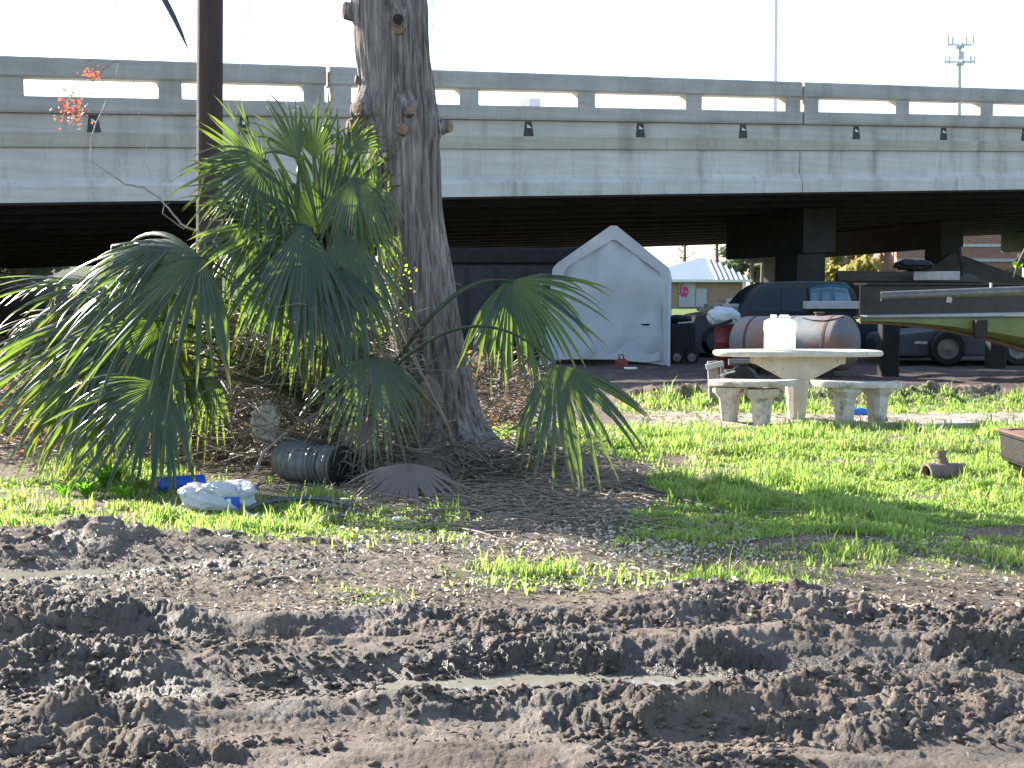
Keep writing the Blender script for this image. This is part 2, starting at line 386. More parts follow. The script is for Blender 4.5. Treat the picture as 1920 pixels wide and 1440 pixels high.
def leaf_mat(name, top, trans, rough=.38, tr=.45, brown=None):
    m, nt, bs, out = new_mat(name); v = mapped(nt, (1, 1, 1))
    geo = N(nt, 'ShaderNodeNewGeometry')
    col, _ = noise_ramp(nt, v, 3.0, [(.3, tuple(c * .65 for c in top)), (.7, top)])
    rv, _ = noise_ramp(nt, v, 14, [(.6, (0, 0, 0)), (.78, (1, 1, 1))])
    col = mix(nt, col, brown or (.22, .16, .07), rv)
    pv, _ = noise_ramp(nt, v, 1.3, [(.58, (0, 0, 0)), (.78, (.55, .55, .55))]); col = mix(nt, col, (.085, .075, .06), pv)
    at = N(nt, 'ShaderNodeVertexColor', layer_name='tip'); col = mix(nt, col, brown or (.30, .22, .08), at.outputs[0])
    nt.links.new(col, bs.inputs['Base Color']); bs.inputs['Roughness'].default_value = rough; bs.inputs['Specular IOR Level'].default_value = .6
    t = N(nt, 'ShaderNodeBsdfTranslucent'); tc = mix(nt, trans, (.35, .25, .08), at.outputs[0]); nt.links.new(tc, t.inputs[0])
    ms = N(nt, 'ShaderNodeMixShader', i_0=tr); nt.links.new(bs.outputs[0], ms.inputs[1]); nt.links.new(t.outputs[0], ms.inputs[2]); nt.links.new(ms.outputs[0], out.inputs[0])
    return m

M_ = {}
M_['conc_rail'] = concrete_fascia('weathered_rail_concrete', (.48, .455, .41), (.35, .335, .30), .45)
M_['conc_girder'] = concrete_fascia('girder_concrete', (.64, .62, .575), (.52, .50, .455), .6)
M_['conc_slab'] = concrete_fascia('slab_concrete', (.55, .53, .48), (.44, .42, .37), .55)
M_['conc_flange'] = concrete_fascia('stained_flange_concrete', (.50, .46, .39), (.40, .36, .29), .6)
M_['conc_shaded'] = mat('shaded_under_concrete', (.065, .066, .072), (.045, .046, .05), 1.0, .9, .2, spec=.2)  # same bridge concrete, with the underside's shade put into its colour
M_['stain_or_shade'] = mat('drain_notch_shade', (.075, .07, .065), (.04, .04, .04), 6, .8, .2)  # dark of the shaded drain notch, given as a colour
M_['conc_table'] = mat('table_concrete', (.66, .60, .50), (.50, .44, .35), 6, .8, .5, 60, stain_or_shade=(.12, .10, .07), stain_scale=5, stain_pos=(.60, .78))
M_['conc_bench'] = mat('bench_concrete', (.62, .57, .49), (.44, .39, .32), 7, .8, .5, 60, stain_or_shade=(.10, .08, .06), stain_scale=6, stain_pos=(.52, .70))
M_['bark'] = None
M_['pole_wood'] = mat('creosoted_wood', (.072, .047, .040), (.038, .026, .024), 3, .8, .8, 14, stretch=(6, 6, .35), bdist=.03)
M_['tarp'] = mat('white_tarp', (.58, .60, .63), (.50, .53, .56), 1.5, .5, .5, 2.2, transl=.3, stain_or_shade=(.36, .35, .35), stain_scale=1.1, stain_pos=(.62, .85), bdist=.1)
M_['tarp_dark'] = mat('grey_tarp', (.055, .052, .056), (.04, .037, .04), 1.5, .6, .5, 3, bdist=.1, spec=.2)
M_['jug'] = mat('milky_plastic', (.88, .88, .86), (.84, .84, .82), 2, .35, .05, transl=.5)
M_['bag'] = mat('translucent_bag', (.78, .80, .83), (.66, .69, .72), 12, .3, 1.0, 16, transl=.4, bdist=.03)
M_['blue_plastic'] = mat('blue_plastic', (.02, .13, .62), (.015, .08, .45), 6, .35, .2, 20, transl=.2)
M_['amber'] = mat('amber_plastic', (.55, .28, .03), None, 6, .4, .1)
M_['black_hose'] = mat('black_corrugated_plastic', (.20, .20, .20), (.13, .13, .13), 8, .36, .3, 30)
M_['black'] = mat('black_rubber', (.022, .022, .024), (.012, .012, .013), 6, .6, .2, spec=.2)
M_['clay'] = mat('brown_clay_pipe', (.26, .19, .14), (.15, .105, .08), 10, .6, .4, 40)
M_['rust'] = mat('rusty_iron', (.12, .065, .045), (.05, .035, .03), 8, .8, .5, 40, stain_or_shade=(.20, .085, .04), stain_scale=6)
M_['rust_dark'] = mat('dark_weathered_iron', (.045, .036, .034), (.022, .02, .02), 8, .7, .4, 40, spec=.2)
M_['truck'] = mat('dark_blue_paint', (.012, .016, .03), (.009, .012, .022), 2, .3, 0, spec=.25)
M_['glass'] = mat('car_glass', (.015, .022, .028), (.01, .015, .018), 2, .08, 0, spec=.4)
M_['glass_blue'] = mat('pale_reflecting_glass', (.16, .24, .30), (.08, .13, .16), 3, .1, 0, spec=.8)
M_['blue_trim'] = mat('blue_trim', (.03, .14, .22), None, 3, .4, 0)
M_['chrome'] = mat('dull_chrome', (.45, .46, .48), (.3, .3, .32), 5, .3, .1, metal=.8)
M_['tank'] = mat('rusty_grey_tank_paint', (.17, .195, .21), (.12, .14, .155), 2.5, .55, .3, 30, stain_or_shade=(.22, .12, .085), stain_scale=1.9, stain_pos=(.46, .6))
M_['red'] = mat('faded_red_paint', (.20, .025, .022), (.11, .018, .016), 5, .5, .2)
M_['cloth'] = mat('white_cloth', (.62, .66, .68), (.45, .5, .52), 6, .8, .9, 9, bdist=.06)
M_['card'] = mat('weathered_board', (.30, .27, .20), (.20, .18, .13), 6, .8, .3)
M_['pale'] = mat('pale_painted_board', (.50, .47, .45), (.36, .34, .33), 6, .7, .3)
M_['olive'] = mat('olive_boat_paint', (.15, .19, .045), (.08, .10, .03), 3, .5, .3)
M_['brown_trim'] = mat('brown_wood_trim', (.17, .09, .04), (.1, .055, .03), 6, .6, .3)
M_['steel'] = mat('worn_steel', (.20, .185, .17), (.12, .11, .11), 6, .42, .3, 40, metal=.4)
M_['steel_dark'] = mat('dark_steel', (.032, .032, .036), (.02, .02, .022), 5, .5, .2, spec=.2)
M_['canvas'] = mat('brown_canvas', (.08, .065, .05), (.05, .042, .03), 2, .8, .4, spec=.2)
M_['greycar'] = mat('grey_blue_paint', (.07, .08, .10), (.04, .045, .055), 2, .4, .1, spec=.2)
M_['galv'] = mat('galvanised_pole', (.50, .54, .62), (.42, .46, .54), 3, .5, .1)
M_['brick'] = None
M_['door_grey'] = mat('grey_door_paint', (.42, .47, .50), (.36, .40, .43), 3, .6, .1)
M_['pink'] = mat('pink_spray_paint', (.75, .10, .25), None, 3, .6, 0)
M_['white'] = mat('white_paint', (.78, .78, .76), (.65, .65, .63), 5, .6, .2)
M_['twig'] = mat('dry_twig', (.30, .235, .175), (.16, .115, .085), 12, .6, .3)
M_['twig_dark'] = mat('dark_twig', (.10, .075, .06), (.06, .045, .036), 12, .7, .3)
M_['palegrey_twig'] = mat('pale_grey_twig', (.42, .39, .36), (.26, .23, .20), 12, .5, .3)
M_['redleaf'] = mat('red_leaf', (.40, .10, .07), (.28, .08, .05), 20, .6, 0, transl=.4, tcol=(.55, .16, .10))
M_['deadleaf'] = mat('dead_leaf', (.28, .19, .125), (.15, .10, .07), 9, .6, 0, transl=.3, tcol=(.45, .25, .12))
M_['thatch'] = mat('grey_thatch', (.36, .28, .20), (.15, .11, .08), 14, .7, .2, transl=.1)
M_['chips'] = mat('pale_chips', (.62, .54, .43), (.36, .28, .20), 30, .7, 0)
M_['petiole'] = mat('green_stalk', (.055, .075, .03), (.03, .045, .02), 8, .35, .1)
M_['frond'] = leaf_mat('frond_green', (.034, .060, .044), (.32, .50, .05), .27, .38)
M_['frond_dry'] = leaf_mat('frond_half_dry', (.040, .068, .042), (.26, .38, .05), .34, .36, brown=(.16, .11, .075))
M_['frond_dead'] = leaf_mat('frond_dead_grey', (.22, .18, .15), (.25, .18, .12), .6, .15)
M_['grass'] = None
M_['vineleaf'] = mat('vine_leaf', (.10, .17, .02), (.06, .11, .015), 9, .4, 0, transl=.6, tcol=(.5, .75, .05))
M_['weed'] = mat('broad_weed_leaf', (.07, .17, .03), (.04, .10, .02), 9, .35, 0, transl=.5, tcol=(.35, .75, .06))
M_['pine'] = mat('hazed_foliage', (.22, .27, .17), (.14, .18, .12), .8, .8, 0, transl=.3)  # distance haze mixed into the leaf colour as a paler green
M_['yellowleaf'] = mat('yellow_foliage', (.42, .36, .12), (.28, .26, .10), .8, .8, 0, transl=.4)
M_['fartrunk'] = mat('far_trunk', (.16, .13, .11), None, 2, .9, 0)
M_['metalroof'] = None

def bark_material():
    m, nt, bs, out = new_mat('fibrous_bark'); v = mapped(nt, (24, 24, 1.1)); v2 = mapped(nt, (1, 1, .6))
    col, _ = noise_ramp(nt, v, 1.3, [(.34, (.07, .058, .055)), (.47, (.215, .188, .18)), (.64, (.44, .395, .38))], detail=9, rough=.62, dist=.5)
    big, _ = noise_ramp(nt, v2, 2.0, [(.35, (.62, .56, .52)), (.65, (1, 1, 1))], detail=5)
    col = mix(nt, col, big, 1.0, 'MULTIPLY')
    red, _ = noise_ramp(nt, v2, 4, [(.58, (0, 0, 0)), (.72, (1, 1, 1))], detail=6)
    rm = N(nt, 'ShaderNodeMath', operation='MULTIPLY', i_1=.22); nt.links.new(red, rm.inputs[0]); col = mix(nt, col, (.17, .09, .06), rm.outputs[0])
    nt.links.new(col, bs.inputs['Base Color']); bs.inputs['Roughness'].default_value = .85
    n = N(nt, 'ShaderNodeTexNoise', i_Scale=1.6, i_Detail=9, i_Roughness=.65, i_Distortion=.5); nt.links.new(v, n.inputs['Vector'])
    b = N(nt, 'ShaderNodeBump', i_Strength=1, i_Distance=.05); nt.links.new(n.outputs['Fac'], b.inputs['Height']); nt.links.new(b.outputs[0], bs.inputs['Normal'])
    return m
M_['bark'] = bark_material()
def brick_material(name, a, b, mortar, scale):
    m, nt, bs, out = new_mat(name); tc = N(nt, 'ShaderNodeTexCoord'); mp = N(nt, 'ShaderNodeMapping'); mp.inputs['Rotation'].default_value = (R(90), 0, 0)
    nt.links.new(tc.outputs['Object'], mp.inputs[0]); br = N(nt, 'ShaderNodeTexBrick', i_Scale=scale); nt.links.new(mp.outputs[0], br.inputs['Vector'])
    br.inputs['Color1'].default_value = (*a, 1); br.inputs['Color2'].default_value = (*b, 1); br.inputs['Mortar'].default_value = (*mortar, 1)
    nt.links.new(br.outputs[0], bs.inputs['Base Color']); bs.inputs['Roughness'].default_value = .85; return m
M_['brick'] = brick_material('tan_brick', (.36, .25, .17), (.28, .19, .13), (.40, .33, .26), 2.0)
M_['brick_red'] = brick_material('red_brick', (.30, .15, .12), (.22, .11, .09), (.33, .24, .2), 1.6)
def roof_material():
    m, nt, bs, out = new_mat('ribbed_metal_roof'); bs.inputs['Base Color'].default_value = (.34, .40, .45, 1); bs.inputs['Roughness'].default_value = .5; bs.inputs['Metallic'].default_value = .2
    return m
M_['metalroof'] = roof_material()
def grass_material():
    m, nt, bs, out = new_mat('grass_blades'); v = mapped(nt, (1, 1, 1))
    at = N(nt, 'ShaderNodeVertexColor', layer_name='hue')
    c, _ = noise_ramp(nt, v, 2.5, [(.3, (.14, .18, .05)), (.7, (.21, .26, .085))])
    col = mix(nt, c, (.34, .30, .13), at.outputs[0])
    nt.links.new(col, bs.inputs['Base Color']); bs.inputs['Roughness'].default_value = .45
    t = N(nt, 'ShaderNodeBsdfTranslucent'); tc = mix(nt, (.45, .72, .12), (.6, .52, .26), at.outputs[0]); nt.links.new(tc, t.inputs[0])
    ms = N(nt, 'ShaderNodeMixShader', i_0=.5); nt.links.new(bs.outputs[0], ms.inputs[1]); nt.links.new(t.outputs[0], ms.inputs[2]); nt.links.new(ms.outputs[0], out.inputs[0])
    return m
M_['grass'] = grass_material()
def water_material():
    m, nt, bs, out = new_mat('muddy_water'); v = mapped(nt, (1, 1, 1))
    c, _ = noise_ramp(nt, v, 1.5, [(.3, (.20, .185, .15)), (.7, (.27, .25, .20))])
    nt.links.new(c, bs.inputs['Base Color']); bs.inputs['Roughness'].default_value = .09
    n = N(nt, 'ShaderNodeTexNoise', i_Scale=14, i_Detail=2); nt.links.new(v, n.inputs['Vector'])
    b = N(nt, 'ShaderNodeBump', i_Strength=.12, i_Distance=.01); nt.links.new(n.outputs['Fac'], b.inputs['Height']); nt.links.new(b.outputs[0], bs.inputs['Normal'])
    return m

# ================================================================== GROUND
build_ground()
def puddle(cx, cy, sx, sy, shear, z):
    me_v = [(cx, cy, z)]; n = 48
    for k in range(n):
        a = 2 * math.pi * k / n; x = cx + sx * math.cos(a); y = cy + sy * math.sin(a) + shear * (x - cx); me_v.append((x, y, z))
    mb = MB().add(me_v, [(0, 1 + k, 1 + (k + 1) % n) for k in range(n)])
    return tag(mb.build('puddle', WATER, fixn=False), kind='structure')
WATER = water_material()
puddle(-2.9, 6.46, 1.5, .50, .22, -.040)
puddle(0.2, 4.70, .72, .20, .06, -.029)

# ================================================================== BRIDGE
DX, DY = .9, .437; _l = math.hypot(DX, DY); DX /= _l; DY /= _l
GR = .0435
def B(t, w, h): return Vector((-10 + DX * t - DY * w, 25 + DY * t + DX * w, CAMH + h + GR * t - .03 * w))
def bpoly(prof, t0, t1, mb):
    """prof: (w, h) outline swept along the bridge from t0 to t1"""
    rings = [[B(t, w, h) for w, h in prof] for t in (t0, t1)]
    return mb.loft(rings)
def build_bridge():
    br = thing('highway_overpass', 'long grey concrete highway overpass with open post railing crossing behind the tree', 'bridge', (-10, 25, 0))
    T0, T1 = -34, 95
    BW = 30.0
    joints = [-32.5, -19.3, -6.05, 6.72, 19.48, 32.4, 45.2, 58, 70.8, 83.6]
    # deck slab, set back under the curb
    mb = MB(); bpoly([(.30, 3.07), (.30, 3.55), (BW, 3.55), (BW, 3.07)], T0, T1, mb); mb.build('deck_slab', M_['conc_slab'], br)
    mb = MB(); bpoly([(.10, 3.045), (.10, 3.415), (.302, 3.415), (.302, 3.045)], T0, T1, mb); mb.build('slab_edge', M_['conc_slab'], br)
    # curb and top rail in lengths between expansion joints
    for a, b in zip(joints[:-1], joints[1:]):
        mb = MB(); bpoly([(0, 3.42), (-.02, 3.47), (-.02, 3.71), (.02, 3.74), (.42, 3.74), (.42, 3.42)], a + .03, b - .03, mb); mb.build('curb', M_['conc_rail'], br, smooth=False)
        mb = MB(); bpoly([(.03, 4.10), (.0, 4.14), (.0, 4.46), (.04, 4.50), (.30, 4.50), (.34, 4.46), (.34, 4.14), (.31, 4.10)], a + .04, b - .04, mb); mb.build('top_rail', M_['conc_rail'], br)
    posts = []
    for a, b in zip(joints[:-1], joints[1:]):
        if b - a > 10:
            n = 4; 
            for k in range(n + 1): posts.append(a + .30 + (b - a - .60) * k / n)
    for t in posts:
        mb = MB(); hw = .235
        mb.loft([[B(t - hw - .03, .04, h0), B(t + hw + .03, .04, h0), B(t + hw + .03, .32, h0), B(t - hw - .03, .32, h0)] if e else
                 [B(t - hw, .04, h0), B(t + hw, .04, h0), B(t + hw, .32, h0), B(t - hw, .32, h0)]
                 for h0, e in ((3.735, 1), (3.76, 0), (4.08, 0), (4.105, 1))])
        mb.build('rail_post', M_['conc_rail'], br)
    # scuppers midway between posts
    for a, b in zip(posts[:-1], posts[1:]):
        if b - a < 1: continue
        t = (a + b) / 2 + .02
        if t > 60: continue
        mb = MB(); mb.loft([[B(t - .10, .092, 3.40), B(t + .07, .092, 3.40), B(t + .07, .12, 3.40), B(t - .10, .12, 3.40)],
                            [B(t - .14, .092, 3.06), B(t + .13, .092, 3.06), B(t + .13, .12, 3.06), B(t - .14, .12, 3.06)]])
        d = mb.build('drain_shade_block', M_['stain_or_shade'], br)  # dark block painted in place of the notch's shade
        mb = MB(); mb.prism([B(t - .06, .088, 3.33), B(t + .06, .088, 3.25), B(t - .06, .088, 3.25)], B(t, .065, 3.2) - B(t, .088, 3.2)); mb.build('drain_sun_spot', M_['white'], d)  # white chip stands in for the sun patch through the drain hole
    # fascia girder (I shape) : flange, web, slanting foot, vertical foot
    mb = MB(); bpoly([(.02, 2.76), (.02, 3.04), (.62, 3.04), (.62, 2.76)], T0, T1, mb); mb.build('girder_flange', M_['conc_flange'], br)
    for a, b in ((T0, -19.3), (-19.3, -6.05), (-6.05, 6.72), (6.72, 19.48), (19.48, 32.4), (32.4, T1)):
        mb = MB(); bpoly([(.10, 2.757), (.10, 2.16), (-.03, 1.97), (-.03, 1.67), (.60, 1.67), (.60, 1.97), (.48, 2.16), (.48, 2.757)], a + .012, b - .012, mb); mb.build('fascia_girder', M_['conc_girder'], br)
    w = 2.6
    while w < BW:
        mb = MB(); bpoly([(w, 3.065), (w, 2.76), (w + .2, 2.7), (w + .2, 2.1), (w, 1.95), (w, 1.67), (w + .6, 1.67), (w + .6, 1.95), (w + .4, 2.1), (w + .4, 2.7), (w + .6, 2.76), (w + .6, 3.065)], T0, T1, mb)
        mb.build('girder', M_['conc_shaded'], br); w += 2.28
    # far edge parapet
    mb = MB(); bpoly([(BW - .3, 3.555), (BW - .3, 4.1), (BW - .05, 4.1), (BW - .05, 3.555)], T0, T1, mb); mb.build('far_parapet', M_['conc_rail'], br)
    # pier bents: cap + square columns
    def bent(t, ws, w0, w1, cap, s=1.15, cm='conc_shaded'):
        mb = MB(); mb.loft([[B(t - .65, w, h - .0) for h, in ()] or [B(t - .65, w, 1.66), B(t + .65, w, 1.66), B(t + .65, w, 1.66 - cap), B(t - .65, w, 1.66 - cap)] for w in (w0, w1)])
        mb.build('pier_cap', M_['conc_shaded'], br)
        for w in ws:
            top = B(t, w, 1.66 - cap + .02); x, y = top.x, top.y
            e = [(-s / 2, -s / 2), (s / 2, -s / 2), (s / 2, s / 2), (-s / 2, s / 2)]
            base = [Vector((x + DX * a - DY * b, y + DY * a + DX * b, -.3)) for a, b in e]
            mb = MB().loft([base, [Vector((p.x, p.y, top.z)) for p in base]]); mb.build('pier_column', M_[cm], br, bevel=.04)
    bent(24.8, [6.7], 5.75, 9.9, 1.38)
    bent(39.5, [15.5, 27], 14.9, 29, 1.1, 1.0)
    bent(58.0, [16, 27], 12, 29, 1.1, 1.0, 'conc_girder')
    bent(-6.0, [6, 18], 2, 28, 1.1, 1.0)
    return br
build_bridge()
# light pole on the far side of the deck
lp = thing('street_light_pole', 'tall thin pale grey light pole rising behind the railing right of centre', 'light pole', P(1453, 215, 62))
a = P(1453, 215, 62); b_ = P(1457, -260, 62)
MB().tube([a, a.lerp(b_, .5), b_], [.105, .09, .07], 10).build('pole', M_['galv'], lp, smooth=True)
MB().tube([b_, b_ + Vector((.4, 0, .5)), b_ + Vector((2.2, 0, .8))], [.05, .04, .035], 8).build('arm', M_['galv'], lp, smooth=True)
MB().box(b_ + Vector((2.6, 0, .8)), (.8, .3, .15), bev=.05).build('lamp_head', M_['galv'], lp)
MB().box(a, (.35, .35, .12), bev=.02).build('base_plate', M_['galv'], lp)
# cell tower
def cell_tower():
    Y = 260; base = P(1796, HY, Y); base.z = 0; top = P(1799, 82, Y)
    t = thing('cell_tower', 'far off blue grey antenna mast with two tiers of antennas above the railing', 'tower', base)
    MB().tube([base, (top.x, top.y, top.z)], [.62, .38], 10).build('mast', M_['galv'], t, smooth=True)
    for py, hw, hgt in ((84, 22, 15), (116, 27, 14)):
        c = P(1799, py, Y); s = Y / FPX
        mb = MB().box(c, (hw * 2 * s, .3, .3)); mb.box(c, (.3, hw * 1.4 * s, .3)); mb.box(c + Vector((0, 0, -.4)), (1.6, 1.6, .5)); mb.build('platform', M_['galv'], t)
        for dx in (-hw, -hw + 7, hw - 9, hw):
            MB().box(c + Vector((dx * s, random.uniform(-1, 1), (hgt / 2 - (4 if py > 100 else 0)) * s)), (.28, .28, hgt * s)).build('antenna', M_['galv'], t)
    MB().box(P(1802, 107, Y), (1.0, .9, 2.2), bev=.2).build('equipment_box', M_['galv'], t)
cell_tower()
sg = thing('road_sign_back', 'small pale boxy sign seen through the railing right of the tree', 'road sign', P(994, 206, 44))
MB().box(P(985, 196, 44), (.34, .06, .36), rz=.2).build('panel', M_['white'], sg)
MB().box(P(1003.5, 195, 44), (.36, .06, .36), rz=-.15).build('panel', M_['galv'], sg)
MB().tube([P(994, 192, 44.1), P(994, 225, 44.1)], .04, 6).build('post', M_['steel'], sg)
for px, lab in ((1775, 'near'), (1833, 'far')):
    pass

# ================================================================== BACKDROP BEYOND THE BRIDGE
def far_building():
    Y = 100.0; s = Y / FPX
    b = thing('brick_park_building', 'small tan brick building with hipped metal roof and graffiti on its grey door', 'building', G(1320, 583))
    x0, x1 = P(1180, 0, Y).x, P(1402, 0, Y).x; zt = P(0, 526, Y).z
    MB().box(((x0 + x1) / 2, Y + 4.5, zt / 2 - .15), (x1 - x0, 9, zt + .3)).build('wall', M_['brick'], b)
    xe0, xe1 = x0 - .5, P(1414, 0, Y).x; ye0, ye1 = Y - .8, Y + 9.8; za = P(0, 482, Y + 4.5).z; xr1 = P(1331, 0, Y + 4.5).x; xr0 = xr1 - .4
    v = [(xe0, ye0, zt), (xe1, ye0, zt), (xe1, ye1, zt), (xe0, ye1, zt), (xr0, Y + 4.5, za), (xr1, Y + 4.5, za)]
    rf = MB().add(v, [(0, 1, 5, 4), (1, 2, 5), (2, 3, 4, 5), (3, 0, 4), (3, 2, 1, 0)]).build('roof', M_['metalroof'], b)
    # standing ribs on the right hip and front
    mb = MB()
    for k in range(1, 26):
        f = k / 26; e = Vector(v[0]).lerp(Vector(v[1]), f); px = xr0 if e.x < xr0 else (xr1 if e.x > xr1 else e.x)
        if e.x < xr1 - .3: continue
        top = Vector((px, Y + 4.5, za)) if xr0 <= e.x <= xr1 else None
        if top is None:
            side = (xe1 - e.x) / (xe1 - xr1) if e.x > xr1 else (e.x - xe0) / (xr0 - xe0)
            top = Vector((e.x, ye0 + (Y + 4.5 - ye0) * side, zt + (za - zt) * side))
        mb.tube([e + Vector((0, 0, .06)), top + Vector((0, 0, .06))], .09, 4)
    mb.build('roof_ribs', M_['white'], rf)
    MB().box(((xe0 + xe1) / 2, ye0 - .02, zt - .02), (xe1 - xe0, .12, .2)).build('gutter', M_['white'], b)
    MB().box((P(1402, 0, Y - .6).x, Y - .6, zt / 2), (.28, .28, zt)).build('porch_post', M_['white'], b)
    for pa, pb, ptop in ((1273, 1304, 530), (1304.6, 1325, 541)):
        a = P(pa, 583, Y - .06); c = P(pb, ptop, Y - .06)
        d = MB().box(((a.x + c.x) / 2, Y - .05, (c.z) / 2 + .05), (c.x - a.x, .1, c.z - .1)).build('door', M_['door_grey'], b)
        if pa == 1273:
            mb = MB(); rr = random.Random(4)
            strokes = [[(1277, 535), (1276, 545), (1279, 552), (1283, 547), (1281, 538)], [(1284, 536), (1283, 550), (1288, 551)], [(1279, 556), (1290, 549), (1288, 538), (1285, 545)], [(1273.5, 550), (1279, 554), (1290, 551)], [(1286, 553), (1287, 558)], [(1277, 534), (1281, 531)]]
            for st in strokes: mb.tube([P(x, y, Y - .13) for x, y in st], .07, 4)
            mb.build('graffiti', M_['pink'], d)
    MB().box(P(1372, 573, Y - .8), (.9, .7, 1.1), bev=.1).build('drinking_fountain', M_['door_grey'], b)
far_building()
rb = thing('red_brick_building', 'long reddish brick building with blue grey bands seen under the right part of the bridge', 'building', (38, 92, 0))
MB().box((47.5, 96, 3.3), (40, 8, 7.2)).build('wall', M_['brick_red'], rb)
for z in (3.55, 4.6): MB().box((47.5, 91.95, z), (40, .12, .22)).build('wall_band', M_['door_grey'], rb)
MB().box((31.5, 91.9, 3), (.25, .25, 6)).build('downpipe', M_['steel_dark'], rb)
MB().box((47.5, 96, 7.05), (41, 9, .3)).build('roof', M_['metalroof'], rb)
for x, lbl in ((32.6, 0), (36.0, 1)): MB().box((x, 91.9, 2.3), (1.2, .15, 1.3)).build('window', M_['glass'], rb)

def leaf_cloud(mb, c, r, n, size, rr, flat=.7):
    for _ in range(n):
        d = Vector((rr.gauss(0, 1), rr.gauss(0, 1), rr.gauss(0, 1))); d.normalize(); d *= rr.random() ** .45
        p = Vector(c) + Vector((d.x * r, d.y * r, d.z * r * flat)); s = size * rr.uniform(.5, 1.4)
        u = Vector((rr.gauss(0, 1), rr.gauss(0, 1), rr.gauss(0, 1))).normalized(); v = u.orthogonal().normalized()
        mb.add([p - u * s - v * s * .4, p + u * s * .2 - v * s, p + u * s + v * s * .3, p - u * s * .1 + v * s], [(0, 1, 2, 3)])
def far_tree(name, label, cat, x, Y, h, seed, group, crown=.45, m='pine', bare=False, size=.45, r=None, n=50):
    rr = random.Random(seed); t = thing(name, label, cat, (x, Y, 0), group)
    lean = rr.uniform(-.5, .5); tr = MB(); top = Vector((x + lean, Y, h))
    tr.tube([(x, Y, -.3), (x + lean * .4, Y, h * .5), top], [.22, .16, .05], 7)
    cl = MB()
    for k in range(16 if not bare else 26):
        f = rr.uniform(1 - crown if not bare else .35, 1); p = Vector((x, Y, 0)).lerp(top, f); p.z = h * f
        a = rr.uniform(0, 6.3); L = (r or h * .2) * (1.25 - f * .8) * rr.uniform(.6, 1.2)
        e = p + Vector((math.cos(a) * L, math.sin(a) * L, L * rr.uniform(.1, .6)))
        tr.tube([p, p.lerp(e, .5) + Vector((0, 0, .1)), e], [.08, .05, .02], 4)
        if bare:
            for q in range(4):
                e2 = e + Vector((rr.uniform(-1, 1), rr.uniform(-1, 1), rr.uniform(.2, 1.3))); tr.tube([p.lerp(e, rr.uniform(.4, 1)), e2], [.03, .012], 3)
        else: leaf_cloud(cl, e, L * .42, n, size, rr)
    tr.build('trunk', M_['fartrunk'], t)
    if not bare: cl.build('crown', M_[m], t, fixn=False)
    return t
gp = 'trees beyond the bridge'
specs = [(1352, 120, 13, 1, 1), (1376, 130, 12, 2, 1), (1395, 125, 7.2, 3, 0), (1418, 118, 8.3, 4, 0), (1436, 112, 9.5, 5, 0), (1450, 122, 8.0, 6, 0), (1463, 116, 7.0, 7, 0), (1575, 110, 7, 8, 0), (1598, 95, 8, 9, 0), (1616, 105, 7.5, 10, 0), (1632, 112, 8, 11, 0), (1289, 140, 10, 12, 1)]
labs = {1: 'bare trunk rising behind the hipped metal roof of the tan building', 2: 'second bare trunk just right of the roof peak of the tan building', 3: 'low rounded tree just right of the hipped roof edge', 4: 'pine with open crown between the hipped roof and the bridge column', 5: 'tallest loose pine left of the pale bridge column', 6: 'thin pine close to the pale bridge column', 7: 'small tree partly hidden by the pale bridge column', 8: 'tree right beside the dark bridge column', 9: 'yellow leaved tree in the bright gap right of the dark column', 10: 'pale green tree right of the yellow leaved tree', 11: 'tree at the left end of the red brick building', 12: 'thin bare tree far left above the tan building roof'}
for px, Y, h, s, bare in specs:
    far_tree('bare_tree' if bare else 'pine_tree', labs[s], 'tree', P(px, 0, Y).x, Y, h, s, gp, m='yellowleaf' if s == 9 else 'pine', bare=bool(bare), crown=.8 if s in (3, 8, 9, 10, 11) else .55, r=2.0)
# far left bank vegetation
def shrub(name, label, x, y, z, r, seed, m, size, n, flat=.7):
    rr = random.Random(seed); t = thing(name, label, 'shrub', (x, y, z)); mb = MB()
    for k in range(14):
        a = rr.uniform(0, 6.3); leaf_cloud(mb, (x + math.cos(a) * r * rr.random(), y + math.sin(a) * r * rr.random(), z + r * rr.uniform(.2, .9)), r * .45, n, size, rr, flat)
    mb.build('foliage', M_[m], t, fixn=False)
    st = MB()
    for k in range(8): st.tube([(x, y, z - .5), (x + rr.uniform(-r, r) * .7, y + rr.uniform(-r, r) * .7, z + r * rr.uniform(.4, 1))], [.05, .015], 4)
    st.build('stem', M_['twig'], t); return t
for k, px in enumerate((-60, -10, 28, 62)):
    p = P(px, 548, 52 + 3 * k); shrub('bank_shrub', ['brownish shrub at the far left edge under the bridge', 'grey green shrub second from the left under the bridge', 'pale shrub behind the left palm fronds', 'rightmost of the shrubs behind the left palm fronds'][k], p.x, p.y, hz(p.x, p.y), 1.9, 60 + k, 'pine' if k % 2 else 'thatch', .14, 90)['group'] = 'shrubs on the bank under the bridge'

